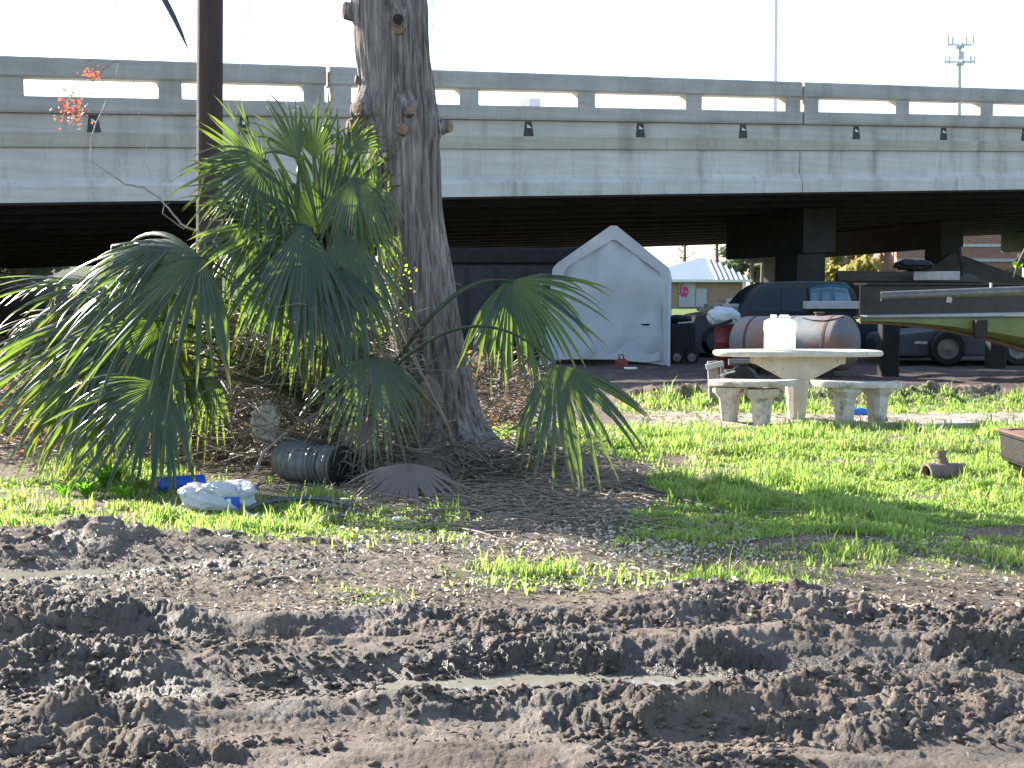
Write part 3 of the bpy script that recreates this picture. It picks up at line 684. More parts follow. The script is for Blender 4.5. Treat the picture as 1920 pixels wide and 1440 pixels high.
# ================================================================== TREE
def cypress():
    st = [(-900, 560, 700), (-300, 640, 770), (0, 664, 800), (100, 672, 806), (200, 682, 818), (300, 690, 824), (400, 698, 830), (500, 712, 848), (600, 726, 864), (700, 738, 884), (760, 738, 900), (810, 726, 920), (845, 700, 958), (870, 664, 1004), (895, 630, 1045)]
    Y = TREE[1]
    t = thing('cypress_tree', 'thick shaggy grey barked tree trunk with sawn branch stubs rising beside the palm', 'tree', (TREE[0], Y, 0))
    zs, cx, rr_ = [], [], []
    for py, l, r in st[::-1]:
        a, b = P(l, py, Y), P(r, py, Y); zs.append(a.z); cx.append((a.x + b.x) / 2); rr_.append((b.x - a.x) / 2)
    zz = np.linspace(zs[0], zs[-1], 420); C = np.interp(zz, zs, cx); RR = np.interp(zz, zs, rr_)
    ker = np.ones(9) / 9; C = np.convolve(np.pad(C, 4, 'edge'), ker, 'valid'); RR = np.convolve(np.pad(RR, 4, 'edge'), ker, 'valid')
    nt_ = 200; th = np.linspace(0, 2 * np.pi, nt_, endpoint=False)
    T, Z = np.meshgrid(th, zz); RM = RR[:, None]; CM = C[:, None]
    # periodic noise: sample on circle via two blended phases
    tw = T / (2 * np.pi)
    def per(f, sx, sz, seed, fn=vnoise):
        a = fn(tw * sx, Z * sz + .3 * np.sin(T * 2), seed); b = fn((tw - 1) * sx, Z * sz + .3 * np.sin(T * 2), seed); return a * (1 - tw) + b * tw
    d = .030 * (per(0, 34, 1.3, 201, lambda x, y, s: billow(x, y, 3, s)) - .4) + .018 * (per(0, 90, 4, 205) - .5) + .05 * (per(0, 7, .8, 208) - .5)
    lobes = .10 * np.clip((.7 - Z) / .7, 0, 1) ** 1.8 * np.cos(T * 5 + 1.0 + .3 * np.sin(Z * 3)) + .06 * np.clip((.5 - Z) / .5, 0, 1) * np.cos(T * 9 + 2)
    knots = 0
    kn = [(P(690, 205, Y), .12, .07), (P(668, 235, Y), .12, .06), (P(766, 212, Y), .10, .05), (P(755, 240, Y), .09, .04), (P(747, 45, Y), .09, .05), (P(830, 240, Y), .12, .05), (P(752, 262, Y), .08, .03)]
    Rr = RM * (1 + lobes * .9) + d
    Xx = CM + Rr * np.cos(T); Yy = Y + Rr * np.sin(T) * .95
    for k, s, amp in kn:
        yk = Y - RM[np.abs(zz - k.z).argmin(), 0] * .8
        g = np.exp(-((Xx - k.x) ** 2 + (Z - k.z) ** 2) / (s * s)) * (Yy < Y + .05)
        Xx = Xx + (Xx - CM) / np.maximum(RM, .01) * g * amp; Yy = Yy - g * amp * .8
    co = np.stack([Xx, Yy, Z], -1).reshape(-1, 3) - np.array([TREE[0], Y, 0])
    n = len(zz); i = np.arange(n * nt_).reshape(n, nt_); j = np.roll(i, -1, 1)
    q = np.stack([i[:-1], j[:-1], j[1:], i[1:]], -1).reshape(-1, 4)
    me = mesh_np('trunk', co, q); me.polygons.foreach_set('use_smooth', np.ones(len(q), bool)); me.materials.append(M_['bark'])
    o = bpy.data.objects.new('trunk', me); COL.objects.link(o); o.parent = t
    wood = mat('sawn_wood', (.30, .19, .12), (.17, .11, .08), 14, .8, .5, 40); dark = mat('hollow_dark', (.02, .018, .016), None, 4, .9, 0)
    def stub(px, py, dirv, r, L, cut=wood, front=.26, nm='branch_stub'):
        p = P(px, py, Y - front); d = Vector(dirv).normalized()
        mb = MB().tube([p - d * .15, p, p + d * L * .6, p + d * L], [r * 1.5, r * 1.25, r * 1.05, r], 14); mb.jitter(.006)
        b = mb.build(nm, M_['bark'], t, smooth=True)
        MB().lathe(p + d * (L - .002), [(r * .96, 0), (r * .9, .008), (r * .3, .012)], 14, axis=d).build('sawn_face', cut, b, smooth=False)
    stub(668, 22, (-1, -.35, .05), .07, .10, front=.05)
    stub(690, 152, (-1, -.3, .12), .035, .10, front=.08)
    stub(688, 207, (-.7, -.8, .1), .060, .10, front=.22)
    stub(676, 238, (-.9, -.5, -.1), .068, .10, front=.12)
    stub(768, 210, (.35, -1, .1), .035, .06, front=.33)
    stub(755, 242, (.2, -1, -.1), .045, .04, front=.33)
    stub(722, 292, (0, -1, 0), .022, .05, mat('pale_cut', (.6, .5, .36), None, 5, .7, 0), front=.33)
    stub(828, 238, (1, -.5, 0), .05, .08, front=.08)
    stub(747, 38, (.02, -1, .08), .045, .03, dark, front=.31)
    stub(747, 52, (0, -1, -.3), .05, .01, wood, front=.285)
    # limbs and bare twigs above the frame (cast the branching shade on the grass)
    rr = random.Random(3); mb = MB(); top = Vector((C[-1], Y, zz[-1]))
    def limb(p, d, L, r, lev):
        pts = [p]; q = p.copy(); dd = d.copy()
        for k in range(6):
            dd = (dd + Vector((rr.uniform(-.2, .2), rr.uniform(-.2, .2), rr.uniform(-.1, .2)))).normalized(); q = q + dd * L / 6; pts.append(q.copy())
        mb.tube(pts, [r * (1 - .8 * k / 6) for k in range(7)], 7)
        if lev:
            for k in (2, 3, 4, 5, 6): limb(pts[k], (dd + Vector((rr.uniform(-1, 1), rr.uniform(-1, 1), rr.uniform(-.3, .6)))).normalized(), L * .5, r * .45, lev - 1)
    for k in range(9):
        f = rr.uniform(.72, .98); z = zz[0] + (zz[-1] - zz[0]) * f; a = k * 2.4; z = max(z, 5.4)
        limb(Vector((np.interp(z, zz, C), Y, z)), Vector((math.cos(a), math.sin(a), .35)).normalized(), rr.uniform(1.6, 2.6), .07, 2)
    limb(top, Vector((0, 0, 1)), 3, .25, 2)
    mb.build('limb', M_['bark'], t, smooth=True)
    return t
cypress()
def side_tree():
    rr = random.Random(12); x, y = -8.3, 15.6; t = thing('bare_tree', 'tall bare tree standing off to the left of the palm and the brown pole', 'tree', (x, y, 0)); mb = MB()
    MB().tube([(x, y, -.2), (x + .1, y, 2.5), (x + .05, y + .1, 5), (x + .2, y, 8.5)], [.2, .15, .12, .06], 12).build('trunk', M_['bark'], t, smooth=True)
    def limb(p, d, L, r, lev):
        pts = [p]; q = p.copy(); dd = d.copy()
        for k in range(6): dd = (dd + Vector((rr.uniform(-.25, .25), rr.uniform(-.25, .25), rr.uniform(-.15, .25)))).normalized(); q = q + dd * L / 6; pts.append(q.copy())
        mb.tube(pts, [r * (1 - .75 * k / 6) for k in range(7)], 6)
        if lev:
            for k in (2, 3, 4, 5, 6): limb(pts[k], (dd + Vector((rr.uniform(-1, 1), rr.uniform(-1, 1), rr.uniform(-.3, .8)))).normalized(), L * .5, r * .5, lev - 1)
    for k in range(12):
        z = rr.uniform(5.0, 8.3); a = k * 2.4; limb(Vector((x + .1, y, z)), Vector((math.cos(a), math.sin(a), .5)).normalized(), rr.uniform(.9, 1.8), .06, 2)
    mb.build('limb', M_['bark'], t, smooth=True)
side_tree()
# utility pole
up = thing('utility_pole', 'dark brown wooden utility pole standing behind the palm', 'utility pole', (P(393, 0, 13.2).x, 13.2, 0))
MB().tube([P(391, 860, 13.2), P(393, 300, 13.2), P(394, 0, 13.2), P(394, -700, 13.2)], [.138, .132, .130, .12], 20).jitter(.002).build('pole', M_['pole_wood'], up, smooth=True)
c = P(394, -560, 13.2); MB().box(c + Vector((0, -.16, 0)), (2.4, .1, .12)).build('crossarm', M_['pole_wood'], up)
for dx in (-1.1, -.5, .5, 1.1): MB().lathe(c + Vector((dx, -.16, .06)), [(.03, 0), (.03, .06), (.055, .08), (.05, .14), (.02, .17)], 10).build('insulator', M_['glass'], up, smooth=True)

# ================================================================== PALM
def tip_attr(me, vals):
    a = me.color_attributes.new('tip', 'FLOAT_COLOR', 'POINT'); c = np.zeros((len(vals), 4), np.float32); c[:, 0] = vals; c[:, 1] = vals; c[:, 2] = vals; c[:, 3] = 1; a.data.foreach_set('color', c.ravel())
def frond(root, base, hub, tip, spread, droop, m, seed, nseg=46, width=1.0, nup=None, split=.46, pet=True, lift=.35, curl=.0, brk=.12):
    """costapalmate fan leaf: pleated in its inner part, free drooping segments outside; stalk is its sub-part"""
    rr = random.Random(seed); hub = Vector(hub); tip = Vector(tip); ax = (tip - hub); L = ax.length; ax.normalize()
    nrm = Vector(nup) if nup else Vector((rr.uniform(-.2, .2), -.55, .8))
    nrm = (nrm - ax * nrm.dot(ax)).normalized(); side = ax.cross(nrm).normalized()
    V = []; F = []; TP = []; NS = 11
    da = 2 * R(spread) / nseg
    for k in range(nseg):
        a = -R(spread) + da * (k + .5); u = abs(a) / R(spread); aj = rr.gauss(0, 1) * da * .85; tw_ = rr.gauss(0, .7); L_j = 1
        Ls = L * (1 - .22 * u * u) * rr.uniform(.76, 1.12) * (.6 if rr.random() < .07 else 1)
        d = (ax * math.cos(a) + side * math.sin(a)).normalized()
        p = hub.copy(); g = droop * rr.uniform(.65, 1.6) * (1.0 + .5 * u)
        wob = Vector((rr.uniform(-.1, .1), rr.uniform(-.1, .1), rr.uniform(-.06, .06)))
        broken = rr.random() < brk; bk = rr.uniform(.5, .8)
        b0 = len(V); w_split = L * split * da * .5
        for i in range(NS):
            s = i / (NS - 1)
            if i > 0:
                free = max(0, (s - split * .6))
                dd = d + Vector((0, 0, -1)) * (g * (s * s * .9 + free * .7)) + wob * free * 3 - nrm * curl * s * s
                if broken and s > bk: dd = Vector((dd.x * .25, dd.y * .25, -1))
                dd = dd + side * math.cos(a) * aj * 2.2 * free - ax * math.sin(a) * aj * 2.2 * free
                d_ = dd.normalized(); p = p + d_ * (Ls / (NS - 1))
            else: d_ = d
            w = (L * s * da * .5) if s < split else w_split * max(0.02, (1 - (s - split) / (1 - split)) ** .55)
            w *= width * (1.0 if s < split else 1.0) + .0008
            sd = d_.cross(nrm); sd = sd.normalized() if sd.length > 1e-5 else side
            n2 = sd.cross(d_).normalized(); tt = tw_ * max(0, s - split) * 2.2; sd, n2 = sd * math.cos(tt) + n2 * math.sin(tt), n2 * math.cos(tt) - sd * math.sin(tt); ple = w * .55 + .001
            V += [p - sd * w, p + n2 * ple, p + sd * w]; tp = max(0, (s - .80) / .2) * rr.uniform(.2, 1.2); TP += [tp] * 3
        for i in range(NS - 1):
            q = b0 + i * 3; F += [(q, q + 1, q + 4, q + 3), (q + 1, q + 2, q + 5, q + 4)]
    off = root.location
    me = mesh_np('frond', np.array([tuple(v - off) for v in V]), np.array(F)); tip_attr(me, np.clip(TP, 0, 1)); me.materials.append(m)
    o = bpy.data.objects.new('frond', me); COL.objects.link(o); o.parent = root
    if pet:
        base = Vector(base); mid = base.lerp(hub, .55) + Vector((0, 0, lift)); n = 14; pts = []
        for k in range(n + 1):
            s = k / n; pts.append(base * (1 - s) ** 2 + mid * (2 * s * (1 - s)) + hub * s * s)
        MB().tube(pts, [.017 - .008 * k / n for k in range(n + 1)], 6).build('stalk', M_['petiole'], o, smooth=True)
    return o
def palm():
    H = P(655, 800, 10.15); root = thing('palmetto', 'large green palmetto with drooping fan fronds spreading around the foot of the tree', 'palm', (H.x, H.y, 0))
    Gm, D, X = M_['frond'], M_['frond_dry'], M_['frond_dead']
    FR = [  # hub px,py,Y   tip px,py,Y   spread droop material
        (378, 482, 9.7, 50, 650, 9.2, 84, .55, Gm, (0, -.65, .8)),
        (262, 592, 10.0, -60, 720, 9.5, 84, .55, Gm, (.1, -.7, .7)),
        (305, 722, 9.2, 110, 930, 8.8, 74, .50, Gm, (0, -.85, .5)),
        (215, 545, 10.5, -20, 500, 10.2, 70, .45, Gm, (0, -.3, 1)),
        (180, 640, 10.2, -90, 850, 9.6, 66, .5, Gm, (.2, -.7, .7)),
        (600, 440, 10.2, 560, 205, 10.5, 58, .18, Gm, (0, -1, .1)),
        (632, 420, 10.3, 660, 215, 10.6, 46, .28, Gm, (0, -1, .1)),
        (560, 430, 10.0, 360, 290, 9.7, 70, .45, Gm, (0, -.7, .7)),
        (500, 300, 9.9, 330, 400, 9.6, 80, .45, Gm, (0, -.8, .6)),
        (585, 425, 9.9, 400, 530, 9.5, 58, .6, Gm, (0, -.9, .5)),
        (572, 418, 9.6, 545, 700, 9.3, 40, .35, Gm, (.1, -1, .1)),
        (548, 455, 9.75, 500, 700, 9.5, 42, .5, Gm, (-.2, -1, .1)),
        (625, 470, 9.8, 650, 720, 9.6, 44, .5, Gm, (.3, -1, .1)),
        (590, 540, 9.5, 590, 760, 9.4, 36, .5, Gm, (0, -1, .15)),
        (300, 600, 9.7, 70, 880, 9.2, 60, .6, Gm, (.1, -.8, .6)),
        (400, 690, 9.9, 330, 850, 9.7, 46, .6, Gm, (.1, -1, .4)),
        (190, 690, 9.9, 10, 880, 9.5, 58, .6, Gm, (.1, -.8, .6)),
        (330, 455, 9.9, 90, 520, 9.6, 50, .45, Gm, (0, -.5, .9)),
        (560, 300, 10.2, 500, 165, 10.4, 40, .35, Gm, (-.1, -1, .1)),
        (655, 300, 10.2, 690, 190, 10.4, 40, .55, Gm, (.1, -1, .1)),
        (645, 430, 9.7, 672, 700, 9.4, 42, .5, Gm, (.2, -1, .15)),
        (665, 330, 10.0, 700, 520, 9.9, 62, .6, Gm, (0, -1, .3)),
        (600, 560, 10.0, 600, 800, 9.8, 60, .6, Gm, (0, -1, .3)),
        (705, 668, 9.3, 690, 880, 9.1, 74, .5, D, (.15, -1, .2)),
        (958, 527, 9.8, 1085, 700, 9.4, 74, .42, Gm, (0, -1, .4)),
        (948, 527, 9.9, 950, 745, 9.8, 46, .5, D, (0, -1, .2)),
        (1040, 682, 9.2, 1125, 925, 8.85, 58, .30, D, (0, -1, .35)),
        (420, 560, 10.6, 330, 760, 10.4, 60, .6, Gm, (0, -1, .3)),
        (500, 330, 10.3, 380, 200, 10.2, 34, .2, Gm, (0, -1, .3)),
        (540, 360, 9.9, 380, 420, 9.6, 66, .5, Gm, (0, -.8, .6)),
        (480, 430, 9.9, 330, 540, 9.6, 60, .6, Gm, (0, -.8, .6)),
        (610, 350, 10.4, 690, 260, 10.6, 50, .45, Gm, (0, -1, .3)),
        (660, 400, 10.1, 700, 560, 9.9, 56, .7, Gm, (0, -1, .3)),
        (530, 480, 9.7, 450, 680, 9.4, 62, .7, Gm, (0, -1, .3)),
        (640, 500, 9.6, 640, 740, 9.4, 58, .7, Gm, (0, -1, .25)),
        (470, 560, 10.5, 420, 720, 10.3, 50, .7, Gm, (0, -1, .3)),
        (330, 520, 10.1, 130, 640, 9.7, 70, .6, Gm, (0, -.7, .7)),
        (250, 660, 9.8, 20, 800, 9.3, 70, .55, Gm, (.1, -.8, .6)),
        (150, 600, 10.4, -60, 640, 10.0, 60, .5, Gm, (.1, -.5, .9)),
        (330, 640, 10.0, 250, 830, 9.6, 60, .6, Gm, (0, -1, .4)),
        (590, 300, 10.3, 600, 170, 10.5, 40, .3, Gm, (0, -1, .1)),
    ]
    for k, (a, b, Y, c, d, Y2, sp, dr, m, nu) in enumerate(FR):
        hb = H + Vector((random.uniform(-.1, .1), random.uniform(-.1, .1), 0))
        lift = .35
        if a in (958, 948): hb = P(730, 700, 9.9); lift = .42
        if a == 1040: hb = P(690, 740, 9.5); lift = .75
        frond(root, hb, P(a, b, Y), P(c, d, Y2), sp, dr, m, 100 + k, nseg=max(17, int(sp * .44)), nup=nu, lift=lift)
    # short stubby heart of old leaf bases
    mb = MB()
    for k in range(26):
        a = random.uniform(0, 6.3); r = random.uniform(.02, .14); p = Vector((H.x + r * math.cos(a), H.y + r * math.sin(a), -.05)); mb.tube([p, p + Vector((math.cos(a) * .12, math.sin(a) * .12, random.uniform(.3, .6)))], [.03, .015], 6)
    mb.build('leaf_bases', M_['thatch'], root)
    dd = frond(root, H, P(768, 868, 9.0), P(748, 1000, 8.5), 78, .22, X, 300, nseg=34, nup=(0, -.35, 1), pet=False); dd['label'] = 'dead grey brown frond lying on the ground'
    for a, b, Y, c, d, Y2, sp, lb in ((690, 780, 9.6, 640, 900, 9.4, 50, 'dead brown frond hanging behind the hose mouth'), (800, 840, 9.7, 860, 930, 9.3, 60, 'collapsed dead frond against the foot of the trunk'), (1060, 860, 9.9, 1150, 900, 9.6, 60, 'dead frond lying under the lowest right frond'), (560, 700, 10.2, 540, 800, 10.1, 50, 'dead brown frond inside the thicket'), (800, 700, 10.0, 820, 800, 9.9, 40, 'shrivelled frond hanging in front of the trunk')):
        x_ = frond(root, H, P(a, b, Y), P(c, d, Y2), sp, .8, X, 310 + a, nseg=20, nup=(0, -.7, .7), pet=False, brk=.5); x_['label'] = lb
palm()

# ================================================================== BRUSH, VINES, LITTER
def twig_mesh(mb, region, n, rr, L=(.2, .9), r=(.002, .007), flat=.5):
    for _ in range(n):
        px = rr.uniform(*region[0]); Y = rr.uniform(*region[2]); py = rr.uniform(*region[1]); p = P(px, py, Y)
        p.z = max(p.z, hz(p.x, p.y) + .01)
        a = rr.uniform(0, 6.3); d = Vector((math.cos(a), math.sin(a) * .6, rr.uniform(-flat, flat))).normalized(); l = rr.uniform(*L); ra = rr.uniform(*r)
        bend = Vector((rr.uniform(-.1, .1), rr.uniform(-.1, .1), rr.uniform(-.15, .15))) * l * 2
        q = p + d * l; m1 = p.lerp(q, .5) + bend
        for z in (q, m1): z.z = max(z.z, .01)
        mb.tube([p, p.lerp(m1, .6), m1.lerp(q, .4), q], [ra, ra * .9, ra * .7, ra * .35], 4, cap=False)
def leaf_scatter(mb, region, n, rr, size, ground=False):
    for _ in range(n):
        px = rr.uniform(*region[0]); py = rr.uniform(*region[1])
        if ground: p = G(px, py); p.z = hz(p.x, p.y) + .008
        else: p = P(px, py, rr.uniform(*region[2])); p.z = max(p.z, .02)
        s = size * rr.uniform(.4, 1.3); u = Vector((rr.gauss(0, 1), rr.gauss(0, 1), rr.gauss(0, .35 if ground else 1))).normalized(); v = u.cross(Vector((rr.gauss(0, .4), rr.gauss(0, .4), 1))).normalized()
        mb.add([p - u * s, p - v * s * .35, p + u * s, p + v * s * .35 + Vector((0, 0, s * .3))], [(0, 1, 2, 3)])
rr = random.Random(21)
bp = thing('brush_pile', 'tangled pile of dry twigs and dead leaves behind the palm stalks', 'brush', G(500, 840), None)
mb = MB(); twig_mesh(mb, ((370, 720), (560, 860), (10.4, 12.2)), 900, rr); twig_mesh(mb, ((880, 1010), (690, 800), (10.9, 12.5)), 240, rr, L=(.1, .5)); twig_mesh(mb, ((400, 690), (560, 860), (9.7, 10.4)), 520, rr, L=(.15, .7)); twig_mesh(mb, ((620, 960), (840, 905), (9.4, 10.0)), 260, rr, L=(.1, .5)); twig_mesh(mb, ((640, 760), (640, 860), (9.7, 10.2)), 110, rr, L=(.2, .8)); twig_mesh(mb, ((-80, 420), (700, 860), (10.6, 13)), 500, rr); twig_mesh(mb, ((950, 1120), (830, 900), (9.8, 10.8)), 160, rr, L=(.1, .4)); o = mb.build('dry_twigs', M_['twig'], bp, fixn=False); o['kind'] = 'stuff'
mb = MB(); twig_mesh(mb, ((370, 720), (600, 870), (10.4, 12.2)), 500, rr, L=(.3, 1.1)); twig_mesh(mb, ((880, 1010), (690, 800), (10.9, 12.5)), 160, rr, L=(.1, .5)); twig_mesh(mb, ((620, 1000), (845, 905), (9.4, 10.0)), 240, rr, L=(.1, .5)); twig_mesh(mb, ((-80, 420), (640, 860), (10.6, 13)), 500, rr, L=(.3, 1.1)); o = mb.build('dark_twigs', M_['twig_dark'], bp, fixn=False); o['kind'] = 'stuff'
mb = MB(); twig_mesh(mb, ((390, 700), (580, 840), (10.2, 11.2)), 150, rr, r=(.004, .011), L=(.4, 1.2)); twig_mesh(mb, ((-60, 400), (700, 860), (10.4, 12)), 70, rr, r=(.004, .009), L=(.4, 1.1)); o = mb.build('pale_twigs', M_['palegrey_twig'], bp, fixn=False); o['kind'] = 'stuff'
mb = MB(); leaf_scatter(mb, ((380, 700), (600, 870), (10.3, 12)), 1300, rr, .035); leaf_scatter(mb, ((870, 1000), (650, 800), (10.9, 12.3)), 600, rr, .035); leaf_scatter(mb, ((-60, 400), (720, 880), (10.4, 13)), 900, rr, .05); o = mb.build('dead_leaves', M_['deadleaf'], bp, fixn=False); o['kind'] = 'stuff'
# thatch under the tree
tb = MB(); twig_mesh(tb, ((640, 1180), (870, 975), (9.2, 10.6)), 0, rr)
for _ in range(620):
    px = rr.triangular(580, 1300, 880); py = rr.triangular(860, 1010, 910); p = G(px, py); p.z = hz(p.x, p.y) + rr.uniform(0, .035); a = rr.gauss(0, .8) + (math.pi if rr.random() < .5 else 0); l = rr.uniform(.06, .5)
    q = p + Vector((math.cos(a) * l, math.sin(a) * l, 0)); q.z = hz(q.x, q.y) + rr.uniform(0, .04); tb.tube([p, p.lerp(q, .5) + Vector((0, 0, rr.uniform(0, .03))), q], [.004, .005, .002], 4, cap=False)
tag(tb.build('thatch', M_['thatch'], fixn=False), 'matted grey thatch and fallen stalks under the tree', 'plant litter', kind='stuff')
mb = MB(); 
for reg, n, sz in ((((880, 1420), (960, 1110)), 2600, .022), (((0, 900), (1000, 1160)), 3400, .016), (((600, 1300), (880, 1040)), 2400, .026), (((1250, 1920), (1010, 1160)), 1200, .018), (((420, 700), (900, 975)), 350, .02), (((1200, 1700), (765, 800)), 700, .03)):
    leaf_scatter(mb, reg, n, rr, sz, True)
tag(mb.build('leaf_litter', M_['chips'], fixn=False), 'small pale dry leaves and chips strewn over the bare soil', 'leaf litter', kind='stuff')
mb = MB()
for reg, n in ((((0, 1920), (1090, 1420)), 1500), (((500, 1500), (960, 1150)), 900)): leaf_scatter(mb, reg, n, rr, .016, True)
tag(mb.build('dark_litter', M_['twig_dark'], fixn=False), 'dark crumbs and bits of bark on the mud', 'leaf litter', kind='stuff')
def mud_crumbs():
    import bmesh
    bm = bmesh.new(); bmesh.ops.create_icosphere(bm, subdivisions=2, radius=1); bm.verts.ensure_lookup_table()
    base = np.array([v.co[:] for v in bm.verts]); F = np.array([[v.index for v in f.verts] for f in bm.faces]); bm.free()
    n = 8000; Yv = 1 / rng.uniform(1 / 7.4, 1 / 3.4, n * 3); Xv = rng.uniform(-.46, .46, n * 3) * Yv
    cl = fbm(Xv * 1.6, Yv * 2.6, 3, 140); M = mud_mask(Xv, Yv)
    k = rng.uniform(0, 1, n * 3) < sst(.42, .62, cl) * (.15 + M) * (1 - np.clip(2 * pud1(Xv, Yv), 0, 1)) * (1 - .8 * gau(Xv, Yv, 2.2, 4.1, 1.6, .35)); Xv, Yv = Xv[k][:n], Yv[k][:n]; n = len(Xv)
    r = .003 + .013 * rng.uniform(0, 1, n) ** 3 + (rng.uniform(0, 1, n) < .004) * rng.uniform(.006, .014, n); Z = height(Xv, Yv) + r * .2
    V = np.repeat(base[None], n, 0); ph = rng.uniform(0, 60, (n, 1)); d = 1 + 1.5 * (vnoise(V[..., 0] * 1.6 + ph, V[..., 1] * 1.6 + V[..., 2] * 1.3 + ph, 150) - .5) + .9 * (vnoise(V[..., 0] * 4 + ph, V[..., 1] * 4 - V[..., 2] * 3 + ph, 151) - .5)
    V = V * d[..., None] * r[:, None, None] * np.stack([rng.uniform(.8, 1.5, n), rng.uniform(.7, 1.2, n), rng.uniform(.55, .95, n)], -1)[:, None, :]
    V = V + np.stack([Xv, Yv, Z], -1)[:, None, :]
    FF = (F[None] + (np.arange(n) * len(base))[:, None, None]).reshape(-1, 3)
    me = mesh_np('mud_crumbs', V.reshape(-1, 3), FF); me.materials.append(mat('crumb_soil', (.18, .14, .112), (.085, .064, .05), 9, .85, .8, 60))
    o = bpy.data.objects.new('mud_crumbs', me); COL.objects.link(o); tag(o, 'crumbly clods of mud scattered over the churned ground', 'mud', kind='stuff')
mud_crumbs()
# branches lying on the litter and bigger sticks
def stick(pts, r, m, label, group='fallen sticks on the ground', nm='fallen_stick', Y=None):
    P3 = []
    for q in pts:
        g = G(q[0], q[1]) if len(q) == 2 else P(*q); 
        if len(q) == 2: g.z = hz(g.x, g.y) + r
        P3.append(g)
    # smooth
    out = []
    for i in range(len(P3) - 1):
        for k in range(5): out.append(P3[i].lerp(P3[i + 1], k / 5) + Vector((0, 0, random.uniform(-.4, .4) * r)))
    out.append(P3[-1]); n = len(out)
    return tag(MB().tube(out, [r * (1 - .55 * k / n) for k in range(n)], 7).build(nm, M_[m], smooth=True), label, 'stick', group)
stick([(1370, 968), (1180, 905), (1060, 940), (900, 925)], .012, 'twig_dark', 'long dark stick lying on the litter right of the tree')
stick([(1500, 905, 9.7), (1400, 905, 9.6)] and [(1135, 940), (1150, 915), (1190, 930), (1260, 950)], .012, 'twig', 'bent stick under the lowest right frond')
stick([(480, 1105), (510, 1090), (545, 1092), (560, 1100)], .012, 'twig', 'short curved stick on the bare soil left of centre')
stick([(1300, 960), (1500, 962), (1560, 966)], .008, 'twig', 'thin straight stick lying in the grass')
stick([(860, 880, 9.9), (840, 800, 9.8), (800, 720, 9.8), (762, 640, 9.9), (740, 560, 10), (752, 500, 10.1), (748, 430, 10.1)], .017, 'twig', 'tall curved pale stem leaning up against the trunk', None, 'vine_stem')
stick([(745, 560, 10.1), (700, 500, 10.1), (660, 440, 10.1), (620, 400, 10.0)], .013, 'palegrey_twig', 'grey branch crossing from the trunk into the palm', None, 'bare_branch')
stick([(820, 770, 9.9), (760, 700, 9.9), (700, 640, 9.9), (650, 560, 10)], .011, 'twig', 'thin stem crossing low in front of the trunk', None, 'bare_branch')
stick([(480, 885, 9.7), (492, 850, 9.7), (530, 815, 9.8), (600, 770, 9.9), (660, 720, 10)], .014, 'palegrey_twig', 'pale crooked branch rising from the ground left of the black hose', None, 'bare_branch')
stick([(300, 372, 10.6), (270, 352, 10.6), (235, 346, 10.6), (200, 322, 10.6), (183, 310, 10.6), (171, 303, 10.6), (170, 268, 10.6), (178, 235, 10.6), (195, 200, 10.6), (200, 186, 10.6)], .010, 'palegrey_twig', 'pale bare branch curving up to the left in front of the bridge', None, 'bare_branch')
stick([(470, 560, 10.6), (400, 450, 10.6), (340, 420, 10.6), (300, 372, 10.6)], .014, 'palegrey_twig', 'lower pale branch running from the palm out to the left', None, 'bare_branch')
stick([(345, 430, 10.5), (305, 400, 10.5), (308, 385, 10.5), (318, 380, 10.5)], .006, 'twig', 'short hooked twig on the left above the palm', None, 'bare_branch')
for k, (pts, lab) in enumerate([
    ([(215, -40, 9), (218, 30, 9), (224, 60, 9), (222, 115, 9), (217, 150, 9)], 'thin hanging vine over the left railing'),
    ([(250, 150, 9), (257, 200, 9), (266, 250, 9), (268, 285, 9)], 'thin dangling twig below the left rail opening'),
    ([(275, 220, 9), (278, 260, 9), (270, 300, 9), (288, 340, 9)], 'finest dangling twig below the left rail opening'),
    ([(472, -30, 9), (460, 60, 9), (452, 120, 9), (448, 190, 9), (440, 225, 9)], 'thin hanging vine right of the brown pole'),
    ([(810, -20, 10.2), (815, 100, 10.2), (818, 150, 10.2), (824, 230, 10.2), (835, 300, 10.2)], 'thin hanging vine along the right side of the trunk'),
    ([(265, -30, 9), (230, 8, 9), (215, 15, 9), (180, 18, 9)], 'thin spray of twig at the top left'),
    ([(30, -20, 9), (0, 20, 9)], 'twig tip in the top left corner')]):
    stick(pts, .0035, 'palegrey_twig', lab, 'thin hanging vines', 'hanging_vine')
def red_cluster(cx, cy, rx, ry, n, seed, label, stem):
    rr = random.Random(seed); t = thing('red_leaf_twig', label, 'twig', P(cx, cy, 9), 'twigs with red leaves'); mb = MB(); st = MB()
    st.tube([P(*s, 9) for s in stem], [.005, .004, .003][:len(stem)] if len(stem) <= 3 else .004, 5)
    for _ in range(n):
        p = P(rr.gauss(cx, rx * .45), rr.gauss(cy, ry * .45), 9 + rr.uniform(-.12, .12)); u = Vector((rr.gauss(0, 1), rr.gauss(0, 1), rr.gauss(0, 1))).normalized() * .016 * rr.uniform(.5, 1.3); v = u.orthogonal() * .5
        mb.add([p - u, p - v, p + u, p + v], [(0, 1, 2, 3)])
    mb.build('red_leaves', M_['redleaf'], t, fixn=False); st.build('stem', M_['twig'], t)
red_cluster(172, 138, 24, 14, 55, 1, 'upper small tuft of red leaves in front of the left railing', [(190, 133), (212, 117), (224, 114)])
red_cluster(135, 205, 30, 36, 130, 2, 'larger cluster of red leaves hanging before the left end of the bridge', [(96, 211), (120, 195), (140, 175)])
db = P(355, 97, 8.5)
